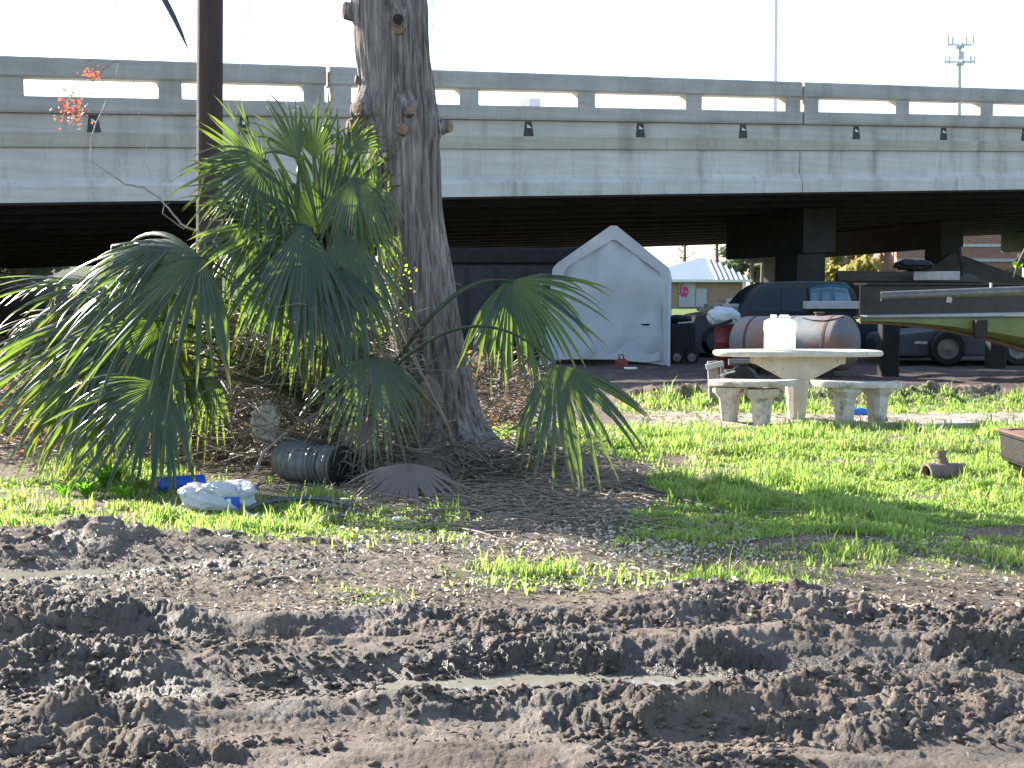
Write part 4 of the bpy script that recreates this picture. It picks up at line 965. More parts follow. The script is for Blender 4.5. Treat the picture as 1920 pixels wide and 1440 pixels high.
tag(MB().tube([P(297, -40, 8.5), P(309, 0, 8.5), P(325, 30, 8.5), P(340, 62, 8.5), P(355, 98, 8.5)], [.02, .02, .018, .013, .001], 8, sq=.5).build('dangling_pod', mat('blue_grey_bark', (.05, .06, .09), None, 6, .6, .2), smooth=True), 'dark tapering blade hanging down from the top left of the brown pole', 'pod')
# leafy vine at the trunk's left
vt = thing('climbing_vine', 'small leaved yellow green vine climbing the left side of the trunk', 'vine', P(700, 620, 10.2)); mb = MB(); sm = MB(); rr = random.Random(8)
for k in range(16):
    x = rr.uniform(675, 740); pts = [P(x + rr.uniform(-22, 22), y + rr.uniform(-14, 14), 10.1 + rr.uniform(-.15, .1)) for y in range(600, 430 + rr.randint(0, 90), -38)]; sm.tube(pts, .003, 4)
    for p in pts:
        for q in range(rr.randint(0, 9)):
            c = p + Vector((rr.gauss(0, .09), rr.gauss(0, .06), rr.gauss(0, .10))); u = Vector((rr.gauss(0, 1), rr.gauss(0, .6), rr.gauss(0, 1))).normalized() * .016; v = u.orthogonal() * .5; mb.add([c - u, c - v, c + u, c + v], [(0, 1, 2, 3)])
for k in range(90):
    c = P(rr.uniform(676, 706), rr.uniform(300, 440), 10.15); u = Vector((rr.gauss(0, .5), rr.gauss(0, .4), -1)).normalized() * .05; v = u.orthogonal().normalized() * .005; mb.add([c - u, c - v, c + u, c + v], [(0, 1, 2, 3)])
mb.build('leaves', M_['vineleaf'], vt, fixn=False); sm.build('stem', M_['twig'], vt, fixn=False)

# ================================================================== GRASS
def grass():
    N0 = 420000
    Yv = 1 / rng.uniform(1 / 16.5, 1 / 5.8, N0 * 2); Xv = rng.uniform(-.50, .50, N0 * 2) * Yv
    keep = rng.uniform(0, 1, N0 * 2) < grass_density(Xv, Yv) * np.clip((Yv / 16.0) ** .0, 0, 1) * .62
    Xv, Yv = Xv[keep], Yv[keep]
    far = rng.uniform(0, 1, len(Xv)) < np.clip((Yv / 11) ** 1.0, .35, 1)
    Xv, Yv = Xv[far], Yv[far]
    n = len(Xv); Z = height(Xv, Yv)
    clump = fbm(Xv * 2.2, Yv * 2.2, 3, 95); L = (.028 + .052 * sst(.35, .65, clump)) * rng.uniform(.5, 1.4, n) * np.where(Yv < 8.3, .75, 1.0)
    L = L * (.6 + .9 * sst(.35, .7, fbm(Xv * 6, Yv * 6, 2, 97))); tall = rng.uniform(0, 1, n) < .025; L = np.where(tall, L * 2.0, L)
    a = rng.uniform(0, 2 * np.pi, n); w = rng.uniform(.0022, .0048, n) * (1 + Yv / 14); lean = rng.uniform(.15, .9, n)
    dx, dy = np.cos(a), np.sin(a); b = a + np.pi / 2 + rng.normal(0, .4, n); sx, sy = np.cos(b) * w, np.sin(b) * w
    base = np.stack([Xv, Yv, Z - .004], -1)
    v0 = base - np.stack([sx, sy, 0 * sx], -1); v1 = base + np.stack([sx, sy, 0 * sx], -1)
    mid = base + np.stack([dx * L * lean * .3, dy * L * lean * .3, L * .6], -1)
    v2 = mid + .75 * np.stack([sx, sy, 0 * sx], -1); v3 = mid - .75 * np.stack([sx, sy, 0 * sx], -1)
    v4 = base + np.stack([dx * L * lean, dy * L * lean, L * (1.05 - .35 * lean)], -1)
    co = np.stack([v0, v1, v2, v3, v4, v4], 1).reshape(-1, 3)
    i = np.arange(n)[:, None] * 6
    f = np.concatenate([i + np.array([[0, 1, 2, 3]]), i + np.array([[3, 2, 4, 5]])], 0)
    me = mesh_np('grass', co, f)
    dry = np.where(rng.uniform(0, 1, n) < .12 + .3 * sst(.5, .7, fbm(Xv * 1.3, Yv * 1.3, 3, 98)), rng.uniform(.4, 1, n), rng.uniform(0, .15, n)); at = me.color_attributes.new('hue', 'FLOAT_COLOR', 'POINT')
    c = np.repeat(dry, 6)[:, None] * np.ones((1, 4)); at.data.foreach_set('color', c.astype(np.float32).ravel()); me.materials.append(M_['grass'])
    o = bpy.data.objects.new('grass', me); COL.objects.link(o); tag(o, 'short bright green grass growing in patches on the soil', 'grass', kind='stuff')
    print('grass blades', n)
grass()
# broad leaved weeds on the left, one plant each
def weed(px, py, n, L, seed, label):
    rr = random.Random(seed); g = G(px, py); g.z = hz(g.x, g.y); mb = MB()
    for _ in range(n):
        a = rr.uniform(0, 6.3); l = L * rr.uniform(.5, 1.2); d = Vector((math.cos(a), math.sin(a), 0)); w = Vector((-d.y, d.x, 0)) * l * .065; b = g + d * rr.uniform(0, .05)
        p1 = b + d * l * .25 + Vector((0, 0, l * .6)); p2 = b + d * l * .7 + Vector((0, 0, l * rr.uniform(.6, .95)))
        mb.add([b, p1 - w, p1 + w, p2], [(0, 1, 3, 2)])
    tag(mb.build('weed', M_['weed'], fixn=False), label, 'weed', 'broad leaved weeds by the palm')
for k, (x, y, n, L, lb) in enumerate([(205, 918, 150, .20, 'tallest leafy weed at the foot of the left palm frond'), (160, 932, 110, .13, 'leafy weed left of the tallest one'), (232, 935, 60, .12, 'leafy weed just in front of the tallest one'), (118, 930, 50, .11, 'leftmost small leafy weed below the left frond'), (500, 905, 12, .08, 'little weed left of the black hose mouth'), (590, 925, 10, .07, 'little weed in front of the black hose')]): weed(x, y, n, L, k, lb)

# ================================================================== PICNIC TABLE AND BENCHES
def picnic_table():
    c = P(1506, 0, 14.3); cx, cy = c.x, c.y; z0 = hz(cx, cy); zt = P(1506, 657, 14.3).z; s = 14.3 / FPX
    t = thing('concrete_picnic_table', 'pale concrete picnic table with a flared single pedestal', 'table', (cx, cy, z0))
    hx, hy = 157 * s, .36; rings = []
    pl = []
    for k in range(40):
        a = 2 * math.pi * k / 40; q = 3.2
        pl.append((math.copysign(abs(math.cos(a)) ** (2 / q), math.cos(a)) * hx, math.copysign(abs(math.sin(a)) ** (2 / q), math.sin(a)) * hy))
    for f, z in ((.955, -.058), (.985, -.052), (1, -.036), (1, -.018), (.988, -.006), (.96, 0)): rings.append([Vector((cx + x * (1 - (1 - f) * .5), cy + y * f, zt + z + random.uniform(-.001, .001))) for x, y in pl])
    MB().loft(rings).build('tabletop', M_['conc_table'], t, smooth=True)
    zb = zt - .059
    def arm(hw, th, axis):
        pr = [(-hw, 0), (-hw, -.075), (-.13, -.27), (.13, -.27), (hw, -.075), (hw, 0)]
        mb = MB()
        if axis == 0: mb.prism([(cx + x, cy - th, zb + z) for x, z in pr], (0, 2 * th, 0))
        else: mb.prism([(cx - th, cy + x, zb + z) for x, z in pr], (2 * th, 0, 0))
        return mb
    hwX = 83 * s
    mb = arm(hwX, .11, 0); mb.build('pedestal_arm', M_['conc_table'], t, bevel=.012)
    for sx in (-1, 1): MB().box((cx + sx * (hwX - .03), cy, zb - .045), (.09, .26, .085), bev=.01).build('arm_pad', M_['conc_table'], t)
    zz = zb - .265; w0, w1 = .125, .09
    sq = lambda w, z, e: [Vector((cx + a * w, cy + b * w, z)) for a, b in ((-1, -.55), (-.55, -1), (.55, -1), (1, -.55), (1, .55), (.55, 1), (-.55, 1), (-1, .55))]
    MB().loft([sq(w1, z0 - .08, 0), sq(w1, z0 + .02, 0), sq(w0, zz, 0)]).jitter(.002).build('pedestal', M_['conc_table'], t)
    return t, zt
TT, ztab = picnic_table()
def bench(A, Bp, sag, legs, label):
    """curved seat from A to Bp on two T shaped legs"""
    A, Bp = Vector(A), Vector(Bp); d = (Bp - A); L = d.length; d.normalize(); n = Vector((-d.y, d.x, 0)); mid = A.lerp(Bp, .5)
    t = thing('concrete_bench', label, 'bench', (mid.x, mid.y, hz(mid.x, mid.y)), 'concrete benches at the picnic table')
    zt = A.z; wid = .17
    def c(u): return A.lerp(Bp, u) - n * sag * (1 - (2 * u - 1) ** 2)
    sec = []
    for k in range(25):
        u = k / 24; p = c(u); e = 1 if 0 < k < 24 else .55
        e = min(1, .6 + min(u, 1 - u) * 8)
        ring = []
        for a, z in ((-1, -.012), (-.93, 0), (.93, 0), (1, -.012), (1, -.055), (.93, -.068), (-.93, -.068), (-1, -.055)): ring.append(p + n * a * wid * e + Vector((0, 0, z)))
        sec.append(ring)
    MB().loft(sec).jitter(.0015).build('seat', M_['conc_bench'], t, smooth=True)
    for u in legs:
        p = c(u); zg = hz(p.x, p.y)
        def R8(wx, wy, z): return [p.xy.to_3d() + d * a * wx + n * b * wy + Vector((0, 0, z)) for a, b in ((-1, -.6), (-.6, -1), (.6, -1), (1, -.6), (1, .6), (.6, 1), (-.6, 1), (-1, .6))]
        lg = MB().loft([R8(.075, .085, zg - .08), R8(.075, .085, zg + .02), R8(.098, .11, zt - .18)]).jitter(.003).build('leg', M_['conc_bench'], t)
        MB().loft([R8(.10, .11, zt - .185), R8(.165, .14, zt - .125), R8(.17, .145, zt - .071)]).jitter(.002).build('bracket', M_['conc_bench'], lg)
bench(P(1336, 711, 14.15), P(1490, 712, 13.55), .10, (.26, .66), 'left curved concrete bench in front of the picnic table')
bench(P(1530, 713, 13.5), P(1676, 716, 13.95), .10, (.30, .72), 'right curved concrete bench with darker stained legs')
def jug():
    c = P(1462, 657, 14.3); z = ztab + .002; s = 14.3 / FPX; H = 66 * s; hw = 29 * s; hd = .12
    t = thing('white_plastic_jug', 'white square plastic jug standing on the concrete picnic table', 'jug', (c.x, c.y, z))
    def ring(w, dd, zz, q=4.5):
        r = []
        for k in range(28):
            a = 2 * math.pi * k / 28; r.append(Vector((c.x + math.copysign(abs(math.cos(a)) ** (2 / q), math.cos(a)) * w, c.y + math.copysign(abs(math.sin(a)) ** (2 / q), math.sin(a)) * dd, z + zz)))
        return r
    MB().loft([ring(hw * .86, hd * .85, 0), ring(hw * .96, hd * .97, .012), ring(hw * .97, hd, H * .3), ring(hw * .95, hd, H * .5), ring(hw, hd, H * .55), ring(hw, hd, H * .78), ring(hw * .95, hd * .95, H * .84), ring(hw * .72, hd * .75, H * .885), ring(hw * .6, hd * .6, H * .9)]).build('body', M_['jug'], t, smooth=True)
    MB().lathe((c.x - hw * .42, c.y, z + H * .87), [(.036, 0), (.036, .05), (.031, .056)], 16).build('cap', M_['jug'], t, smooth=True)
    MB().tube([(c.x - hw * .05, c.y, z + H * .88), (c.x + hw * .02, c.y, z + H * .975), (c.x + hw * .5, c.y, z + H * .975), (c.x + hw * .62, c.y, z + H * .86)], .015, 10).build('handle', M_['jug'], t, smooth=True)
jug()
# ================================================================== SMALL THINGS ON THE GROUND
def ground_pt(px, py): g = G(px, py); g.z = hz(g.x, g.y); return g
def blue_bottle():
    a = ground_pt(294, 926); b = ground_pt(384, 920); r = .058; t = thing('blue_cylinder', 'bright blue plastic bottle lying on its side in front of the palm', 'bottle', a)
    ax = (b - a); L = ax.length; ax.normalize(); c = a + Vector((0, 0, r))
    MB().lathe(c, [(.02, .0), (.045, .012), (r, .035), (r, L * .3), (r * .96, L * .33), (r, L * .36), (r, L - .02), (r * .85, L)], 20, axis=ax).build('body', M_['blue_plastic'], t, smooth=True)
    MB().lathe(c - ax * .028, [(.026, 0), (.03, .004), (.03, .03)], 14, axis=ax).build('cap', M_['amber'], t, smooth=True)
blue_bottle()
def crumple(c, size, seed, name, m, parent=None, amp=.16, sub=28, rz=0, fr=1.7):
    nu, nv = sub * 2, sub; c = np.array(c, float)
    ph, th = np.meshgrid(np.pi * np.arange(nv + 1) / nv, 2 * np.pi * np.arange(nu) / nu, indexing='ij')
    x, y, z = np.sin(ph) * np.cos(th), np.sin(ph) * np.sin(th), np.cos(ph)
    q = billow(x * fr + z * .9 * fr + seed, y * fr - z * 1.1 * fr + seed, 4, seed) - .45
    f = 1 + amp * q * 2.2; sg = lambda v, e: np.sign(v) * np.abs(v) ** e
    X_, Y_, Z_ = sg(x, .75) * size[0] * f, sg(y, .8) * size[1] * f, np.maximum(sg(z, .8), -.8) * size[2] * f
    co, si = math.cos(rz), math.sin(rz)
    P_ = np.stack([c[0] + X_ * co - Y_ * si, c[1] + X_ * si + Y_ * co, c[2] + Z_], -1).reshape(-1, 3)
    F = [(j * nu + i, j * nu + (i + 1) % nu, (j + 1) * nu + (i + 1) % nu, (j + 1) * nu + i) for j in range(nv) for i in range(nu)]
    mb = MB(); mb.v = [Vector(p) for p in P_]; mb.f = F; return mb.build(name, m, parent, smooth=True, fixn=False)
g = ground_pt(411, 955); bt = thing('clear_plastic_bag', 'crumpled translucent plastic bag with a small blue label on the grass', 'bag', g)
crumple(g + Vector((0, 0, .075)), (.205, .11, .095), 8, 'film', M_['bag'], bt, .40, 40, fr=1.5)
MB().box(g + Vector((.11, -.112, .06)), (.10, .006, .075), rz=.1, bev=.002).build('blue_label', M_['blue_plastic'], bt)
MB().box(g + Vector((.092, -.117, .063)), (.022, .006, .05), rz=.1).build('label_print', M_['white'], bt)
g = P(499, 797, 9.9); tag(crumple(g, (.095, .08, .14), 9, 'white_bag', mat('dirty_white_bag', (.80, .78, .74), (.55, .51, .45), 9, .5, .9, 18, transl=.4, bdist=.04), None, .42, 36, fr=2.6), 'dirty white plastic bag caught upright in the brush', 'bag')
tag(crumple(P(570, 757, 10.6), (.05, .04, .05), 12, 'white_scrap', M_['cloth'], None, .25, 14), 'small white scrap caught in the twigs above the hose', 'litter')
def corrugated():
    t = thing('corrugated_drain_pipe', 'bent black corrugated drain pipe with its dark mouth facing right', 'pipe', ground_pt(590, 925)); r = .148
    ctl = [P(650, 838, 10.4), P(605, 842, 10.25), P(562, 856, 10.05), P(543, 876, 9.8), P(566, 891, 9.62), P(605, 897, 9.55), P(640, 902, 9.45)]
    pts = []
    for i in range(len(ctl) - 1):
        p0, p1, p2, p3 = ctl[max(i - 1, 0)], ctl[i], ctl[i + 1], ctl[min(i + 2, len(ctl) - 1)]
        for k in range(14):
            s = k / 14; pts.append(.5 * ((2 * p1) + (-p0 + p2) * s + (2 * p0 - 5 * p1 + 4 * p2 - p3) * s * s + (-p0 + 3 * p1 - 3 * p2 + p3) * s ** 3))
    pts.append(ctl[-1])
    for p in pts: p.z = max(p.z, r * .95)
    rad = [r * (.92 + .08 * math.tanh(2 * math.sin(k * 1.8))) for k in range(len(pts))]
    MB().tube(pts, rad, 24, cap=False).build('wall', M_['black_hose'], t, smooth=True)
    MB().tube(pts[-14:-1], [r * .86] * 13, 20, cap=True).build('hollow', M_['black'], t)
    d = (pts[-1] - pts[-2]).normalized(); MB().lathe(pts[-1], [(r * .88, 0), (r * 1.03, 0), (r * 1.03, .02), (r * .88, .02)], 24, axis=d, cap=False).build('rim', M_['black'], t)
corrugated()
def hoop():
    c = G(560, 965); pts = []
    for k in range(49):
        a = 2 * math.pi * k / 48; x = c.x + math.cos(a) * .335; y = c.y + math.sin(a) * .30; pts.append(Vector((x, y, hz(x, y) + .03 + .03 * max(0, math.sin(a)))))
    return tag(MB().tube(pts, .016, 8, cap=False).build('black_hoop', mat('grey_black_hose', (.07, .075, .08), None, 5, .3, .1), smooth=True), 'thin black hose hoop lying on the ground in front of the drain pipe', 'hose')
hoop()
def stump_rock(px, py, r, lab, seed, m, nm='rock', hgt=.7, cat='rock', grp=None):
    g = ground_pt(px, py); return tag(crumple(g + Vector((0, 0, r * .3)), (r, r * .8, r * hgt), seed, nm, M_[m], None, .3, 12), lab, cat, grp)
stump_rock(715, 898, .10, 'pale mottled stone beside the mouth of the drain pipe', 3, 'chips')
stump_rock(1010, 862, .22, 'low grey clod right of the foot of the tree', 4, 'thatch', 'dirt_clod', .55, 'clod')
stump_rock(1655, 790, .05, 'dark small stone right of the right bench', 5, 'rust_dark')
stump_rock(920, 880, .035, 'small whitish stone on the thatch below the trunk', 6, 'white')
g = ground_pt(1604, 777); tag(crumple(g + Vector((0, 0, .03)), (.13, .08, .045), 14, 'blue_bag', mat('blue_film', (.06, .25, .75), None, 5, .4, .4, transl=.3), None, .2, 14), 'flattened blue plastic bag on the ground behind the right bench', 'bag')
for k, (x, y, lb) in enumerate([(140, 880, 'white paper scrap left under the left frond'), (745, 975, 'white paper scrap in the grass under the dead frond'), (425, 1025, 'tiny white scrap on the soil below the clear bag'), (1515, 945, 'small white scrap in the grass'), (805, 920, 'white scrap right of the dead frond')]):
    g = ground_pt(x, y); tag(crumple(g + Vector((0, 0, .012)), (.03, .02, .012), 30 + k, 'paper_scrap', M_['white'], None, .3, 8), lb, 'litter', 'white scraps on the ground')
def tee():
    a = ground_pt(1738, 905); b = ground_pt(1805, 893); r = .072; t = thing('pipe_tee', 'brown clay pipe tee lying in the bright grass', 'pipe', ground_pt(1765, 900))
    a = P(1736, 889, 9.72); b = P(1806, 884, 9.80); ax = (b - a); L = ax.length; ax.normalize()
    n = 24; MB().lathe(a, [(r * 1.18, 0), (r * 1.18, .075), (r * 1.02, .085), (r, L * .7), (r * 1.0, L), (r * .8, L), (r * .8, .02), (r * .92, 0), (r * 1.18, 0)], n, axis=ax, cap=False).build('barrel', M_['clay'], t, smooth=True)
    MB().lathe(a + ax * .05, [(r * .79, 0), (r * .75, .01)], n, axis=ax).build('hollow', M_['black'], t)
    c = a + ax * L * .5; d = Vector((-.12, .35, 1)).normalized(); MB().lathe(c, [(.04, .02), (.04, .12), (.047, .125), (.047, .165), (.035, .165)], 18, axis=d).build('branch', M_['clay'], t, smooth=True)
tee()
def planter():
    c = ground_pt(2004, 902); t = thing('rusty_iron_basin', 'dark rusty iron basin with stepped sides at the right edge of the grass', 'basin', c); s = 9.9 / FPX
    prof = [(66, 0), (70, 4), (86, 24), (88, 27), (96, 30), (98, 38), (100, 76), (103, 80), (103, 84)]
    rings = []
    for w, z in prof: rings.append([c + Vector((a * w * s, b * w * s, z * s)) for a, b in ((-1, -.75), (-.8, -.95), (.8, -.95), (1, -.75), (1, .75), (.8, .95), (-.8, .95), (-1, .75))])
    MB().loft(rings).build('body', M_['rust_dark'], t)
    z = 84 * s; MB().loft([[c + Vector((a * w * s, b * w * s, z + dz)) for a, b in ((-1, -.75), (-.8, -.95), (.8, -.95), (1, -.75), (1, .75), (.8, .95), (-.8, .95), (-1, .75))] for w, dz in ((104, .002), (104, .014), (90, .014), (89, .004))]).build('rim', mat('red_rust', (.20, .10, .075), None, 8, .8, .3), t)
planter()

# ================================================================== UNDER THE BRIDGE
def shelter():
    Y = 24.2; s = Y / FPX
    o = P(1140, 690, Y); t = thing('white_tarp_shelter', 'white tarp storage shelter with a pitched roof under the bridge', 'shelter', (o.x, Y, 0))
    D = 4.2
    out = [(1014, 692), (1020, 640), (1030, 560), (1036, 505), (1044, 494), (1145, 423), (1156, 423), (1252, 500), (1257, 509), (1256, 600), (1254, 689)]
    inn = [(1040, 684), (1048, 600), (1054, 540), (1060, 506), (1064, 500), (1147, 450), (1155, 450), (1236, 510), (1240, 518), (1243, 600), (1246, 683)]
    F3 = [P(x, y, Y) for x, y in out]; B3 = [P(x, y, Y) + Vector((.55, D, -.1)) for x, y in out]; I3 = [P(x, y, Y) + Vector((0, .02, 0)) for x, y in inn]
    mb = MB(); n = len(out); mb.v = [Vector(v) for v in F3 + B3]; mb.f = [(k, k + 1, n + k + 1, n + k) for k in range(n - 1)]
    roof = mb.build('cover', M_['tarp'], t, fixn=False)
    mb = MB(); mb.v = [Vector(v) for v in F3 + I3 + [v + Vector((0, .1, 0)) for v in I3]]; mb.f = [(k, k + 1, n + k + 1, n + k) for k in range(n - 1)] + [(n + k, n + k + 1, 2 * n + k + 1, 2 * n + k) for k in range(n - 1)]
    mb.build('front_border', M_['tarp'], t)
    # sagging door sheet with folds
    gx, gz = 60, 60; V = []; Fc = []
    for j in range(gz + 1):
        v = j / gz; 
        for i in range(gx + 1):
            u = i / gx
            x = 1038 + (1247 - 1038) * u; ytop = np.interp(x, [1038, 1064, 1151, 1238, 1247], [500, 498, 448, 511, 520]); ybot = np.interp(x, [1038, 1100, 1150, 1200, 1247], [676, 672, 672, 678, 686])
            y = ytop + (ybot - ytop) * v
            dep = .055 + .04 * math.sin(u * 9 + v * 2) * v + .035 * math.sin(u * 23 + v * 5) + .03 * math.sin(v * 11 + u * 3)
            V.append(P(x, y, Y) + Vector((0, dep, 0)))
    for j in range(gz):
        for i in range(gx): q = j * (gx + 1) + i; Fc.append((q, q + 1, q + gx + 2, q + gx + 1))
    mb = MB(); mb.v = V; mb.f = Fc; door = mb.build('door_sheet', M_['tarp'], t, smooth=True, fixn=False)
    MB().add([P(1040, 640, Y - .02) + Vector((0, .1, 0)), P(1228, 633, Y - .02) + Vector((0, .1, 0)), P(1240, 676, Y - .02) + Vector((0, .05, 0)), P(1210, 680, Y - .02) + Vector((0, .02, 0)), P(1150, 674, Y - .02) + Vector((0, .02, 0)), P(1042, 674, Y - .02) + Vector((0, .05, 0))], [(0, 1, 2, 3, 4, 5)]).build('lower_flap', mat('dirty_tarp', (.50, .50, .53), (.38, .39, .42), 2, .6, .6, 4, transl=.15), door, fixn=False)
    MB().add([P(1200, 607, Y - .05), P(1220, 607, Y - .05), P(1216, 611, Y - .05), P(1206, 610.5, Y - .05)], [(0, 1, 2, 3)]).build('torn_slit', M_['black'], door, fixn=False)
    mb = MB()
    for k in (0, n - 1): mb.tube([F3[k], F3[k] + Vector((0, .02, 1.8))], .025, 6)
    mb.build('frame_leg', M_['galv'], t)
    mb = MB(); mb.v = [Vector(v) for v in B3]; mb.f = [tuple(range(n))]; mb.build('rear_sheet', M_['tarp'], t, fixn=False)
shelter()
# things at the shelter's foot
g = P(1165, 690, 23.2); bx = thing('red_toy_mower', 'small red gas can by the foot of the white shelter', 'gas can', (g.x, g.y, 0)); bx.name = 'gas_can'
MB().loft([[Vector((g.x + a * w, g.y + b * w * .7, z)) for a, b in ((-1, -1), (1, -1), (1, 1), (-1, 1))] for w, z in ((.10, 0), (.11, .02), (.11, .17), (.06, .2))]).build('can', M_['red'], bx, bevel=.01)
MB().tube([(g.x - .03, g.y, .19), (g.x - .05, g.y, .27), (g.x + .03, g.y, .27), (g.x + .04, g.y, .2)], .012, 6).build('handle', M_['black'], bx)
g = P(1182, 693, 22.8); tag(MB().box((g.x, g.y, .05), (.22, .15, .035), rz=.1, bev=.01).build('white_tray', M_['white']), 'white flat tray lying at the foot of the white shelter', 'tray')
def grey_box():
    Y = 26.5; a = P(846, 690, Y); b = P(1130, 466, Y); zr = P(0, 497, Y).z
    t = thing('grey_storage_trailer', 'dim grey box trailer between the tree trunk and the white shelter', 'trailer', ((a.x + b.x) / 2, Y, 0))
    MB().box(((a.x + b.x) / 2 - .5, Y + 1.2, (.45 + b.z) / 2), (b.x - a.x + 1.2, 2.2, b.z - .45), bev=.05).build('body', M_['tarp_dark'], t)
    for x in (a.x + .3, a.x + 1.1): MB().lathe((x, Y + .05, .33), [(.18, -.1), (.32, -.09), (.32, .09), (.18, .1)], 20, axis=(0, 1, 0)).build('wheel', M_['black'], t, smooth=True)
    MB().box(((a.x + b.x) / 2 - .5, Y + 1.17, (zr + b.z) / 2 + .02), (b.x - a.x + 1.3, 2.32, b.z - zr), bev=.04).build('roof', M_['black'], t)  # added black band, carries the under-bridge dark across the bright gap
    for k in range(4): MB().box((a.x - .3 + k * .62, Y + .085, (.1 + b.z) / 2), (.05, .03, b.z - .9)).build('side_rib', M_['steel_dark'], t)
grey_box()
# old window frame / chair back leaning by the tree
p = P(908, 655, 13.0); t = thing('old_window_frame', 'small pale tilted window frame leaning in the brush right of the trunk', 'window frame', p)
Mt = Matrix.Rotation(.18, 3, 'Y') @ Matrix.Rotation(-.25, 3, 'X')
for c, d in (((-.1, 0, 0), (.03, .03, .3)), ((.1, 0, 0), (.03, .03, .3)), ((0, 0, .14), (.23, .03, .03)), ((0, 0, -.14), (.23, .03, .03))): MB().box(p + Mt @ Vector(c), d, M=Mt).build('frame_bar', M_['door_grey'], t)
MB().box(p, (.18, .008, .26), M=Mt).build('pane', M_['glass'], t)

def wheel_parts(c, r, w, t, axis=(0, 1, 0)):
    ty = MB().lathe(c, [(r * .62, -w / 2), (r * .92, -w / 2), (r, -w * .36), (r, w * .36), (r * .92, w / 2), (r * .62, w / 2)], 28, axis=axis, cap=False).build('wheel', M_['black'], t, smooth=True)
    MB().lathe(c, [(r * .12, -w * .42), (r * .3, -w * .3), (r * .56, -w * .34), (r * .63, -w * .5), (r * .63, w * .5), (r * .2, w * .3)], 20, axis=axis).build('rim', M_['steel'], ty, smooth=True)
def truck():
    Y = 27.0; s = Y / FPX
    t = thing('dark_pickup_truck', 'dark blue pickup truck with a rounded cab parked under the bridge', 'truck', (P(1450, 0, Y).x, Y, 0))
    pr = [(1302, 662), (1299, 640), (1300, 604), (1306, 592), (1345, 585), (1384, 583), (1392, 570), (1410, 549), (1428, 535), (1448, 529), (1500, 527), (1570, 527), (1592, 530), (1606, 545), (1616, 582), (1640, 586), (1780, 588), (1782, 655), (1700, 662)]
    wd = 1.85; ring = [P(x, y, Y) for x, y in pr]
    # three sections across the width, sides slightly tucked above the belt line
    secs = []
    belt = P(0, 586, Y).z
    for f in (0, .08, .92, 1):
        r_ = []
        for p in ring:
            tuck = max(0, p.z - belt) * .32; dy = f * wd
            cy = Y + wd / 2; y = Y + dy
            k = (1 if f in (0, 1) else .0); inset = .06 if f in (0, 1) else 0
            sgn = -1 if f < .5 else 1
            y = cy + sgn * (wd / 2 * (1 if f in (0, 1) else .94)) - sgn * tuck
            q = Vector((p.x, y, p.z - (.04 if f in (0, 1) and p.z > belt + .1 else 0))); r_.append(q)
        secs.append(r_)
    MB().loft(secs).build('body', M_['truck'], t, smooth=True)
    def pane(pts, m, nm='side_window'):
        V = []
        for x, y in pts:
            p = P(x, y, Y); p.y = Y + max(0, p.z - belt) * .32 - .015; V.append(p)
        w = MB().prism(V, (0, .01, 0)).build(nm, M_[m], t)
        return w
    pane([(1400, 583), (1418, 556), (1436, 543), (1457, 541), (1457, 583)], 'glass')
    pane([(1466, 583), (1466, 541), (1505, 540), (1505, 583)], 'glass')
    w = pane([(1518, 583), (1521, 541), (1560, 536), (1592, 540), (1602, 583)], 'glass_blue')
    for a, b in (((1518, 590), (1521, 540)), ((1521, 540), (1560, 535)), ((1560, 535), (1592, 539)), ((1540, 540), (1540, 583)), ((1562, 538), (1566, 575))):
        p, q = P(*a, Y), P(*b, Y); p.y = q.y = Y - .0; MB().tube([p, q], .022, 5).build('window_trim', M_['blue_trim'], w)
    for x in (1352, 1715): wheel_parts((P(x, 0, Y).x, Y + .12, .36), .36, .24, t)
    MB().box((P(1304, 0, Y).x, Y + wd / 2, .55), (.12, wd * .98, .2), bev=.04).build('bumper', M_['chrome'], t)
    MB().box((P(1303, 0, Y).x, Y + .25, .82), (.05, .3, .16), bev=.02).build('headlight', M_['glass_blue'], t)
truck()
def tank():
    t = thing('rusty_cylinder_tank', 'rust streaked grey steel cylinder tank lying behind the picnic table', 'tank', (P(1500, 0, 22.5).x, 22.5, 0))
    Y = 22.2; a = P(1398, 647, Y); b = P(1584, 648, Y - 1.3); ax = (b - a); L = ax.length; ax.normalize(); r = 49 * Y / FPX
    a.z = b.z = r + .08
    prof = [(r * .3, -.17), (r * .6, -.14), (r * .86, -.08), (r * .98, -.02), (r, .04)] + [(r, L * f) for f in (.2, .4, .6, .8)] + [(r, L - .04), (r * .98, L + .02), (r * .86, L + .08), (r * .6, L + .14), (r * .3, L + .17)]
    MB().lathe(a, prof, 48, axis=ax).build('shell', M_['tank'], t, smooth=True)
    for f in (.12, .52, .90): MB().lathe(a + ax * L * f, [(r * 1.0, 0), (r * 1.012, .005), (r * 1.012, .05), (r, .055)], 48, axis=ax, cap=False).build('strap', M_['rust'], t, smooth=True)
    for f in (.2, .8): c = a + ax * L * f; MB().box((c.x, c.y, .06), (.16, .8, .2)).build('cradle', M_['rust_dark'], t)
    MB().lathe(a + ax * L * .75 + Vector((0, 0, r * .97)), [(.07, 0), (.07, .05), (.09, .05), (.09, .07)], 16).build('filler_cap', M_['rust'], t)
    pts = [a + ax * L * f + Vector((0, -r * .55 - .0, r * .84 + dz)) for f, dz in ((.55, .02), (.6, -.05), (.68, -.12), (.8, -.14), (.9, -.06), (.95, .05))]
    for p in pts: 
        dy = p - (a + ax * ((p - a).dot(ax))); dy.normalize(); base = a + ax * ((p - a).dot(ax)); p.xyz = base + dy * (r + .012)
    MB().tube(pts, .010, 6).build('cable', M_['black'], t)
tank()
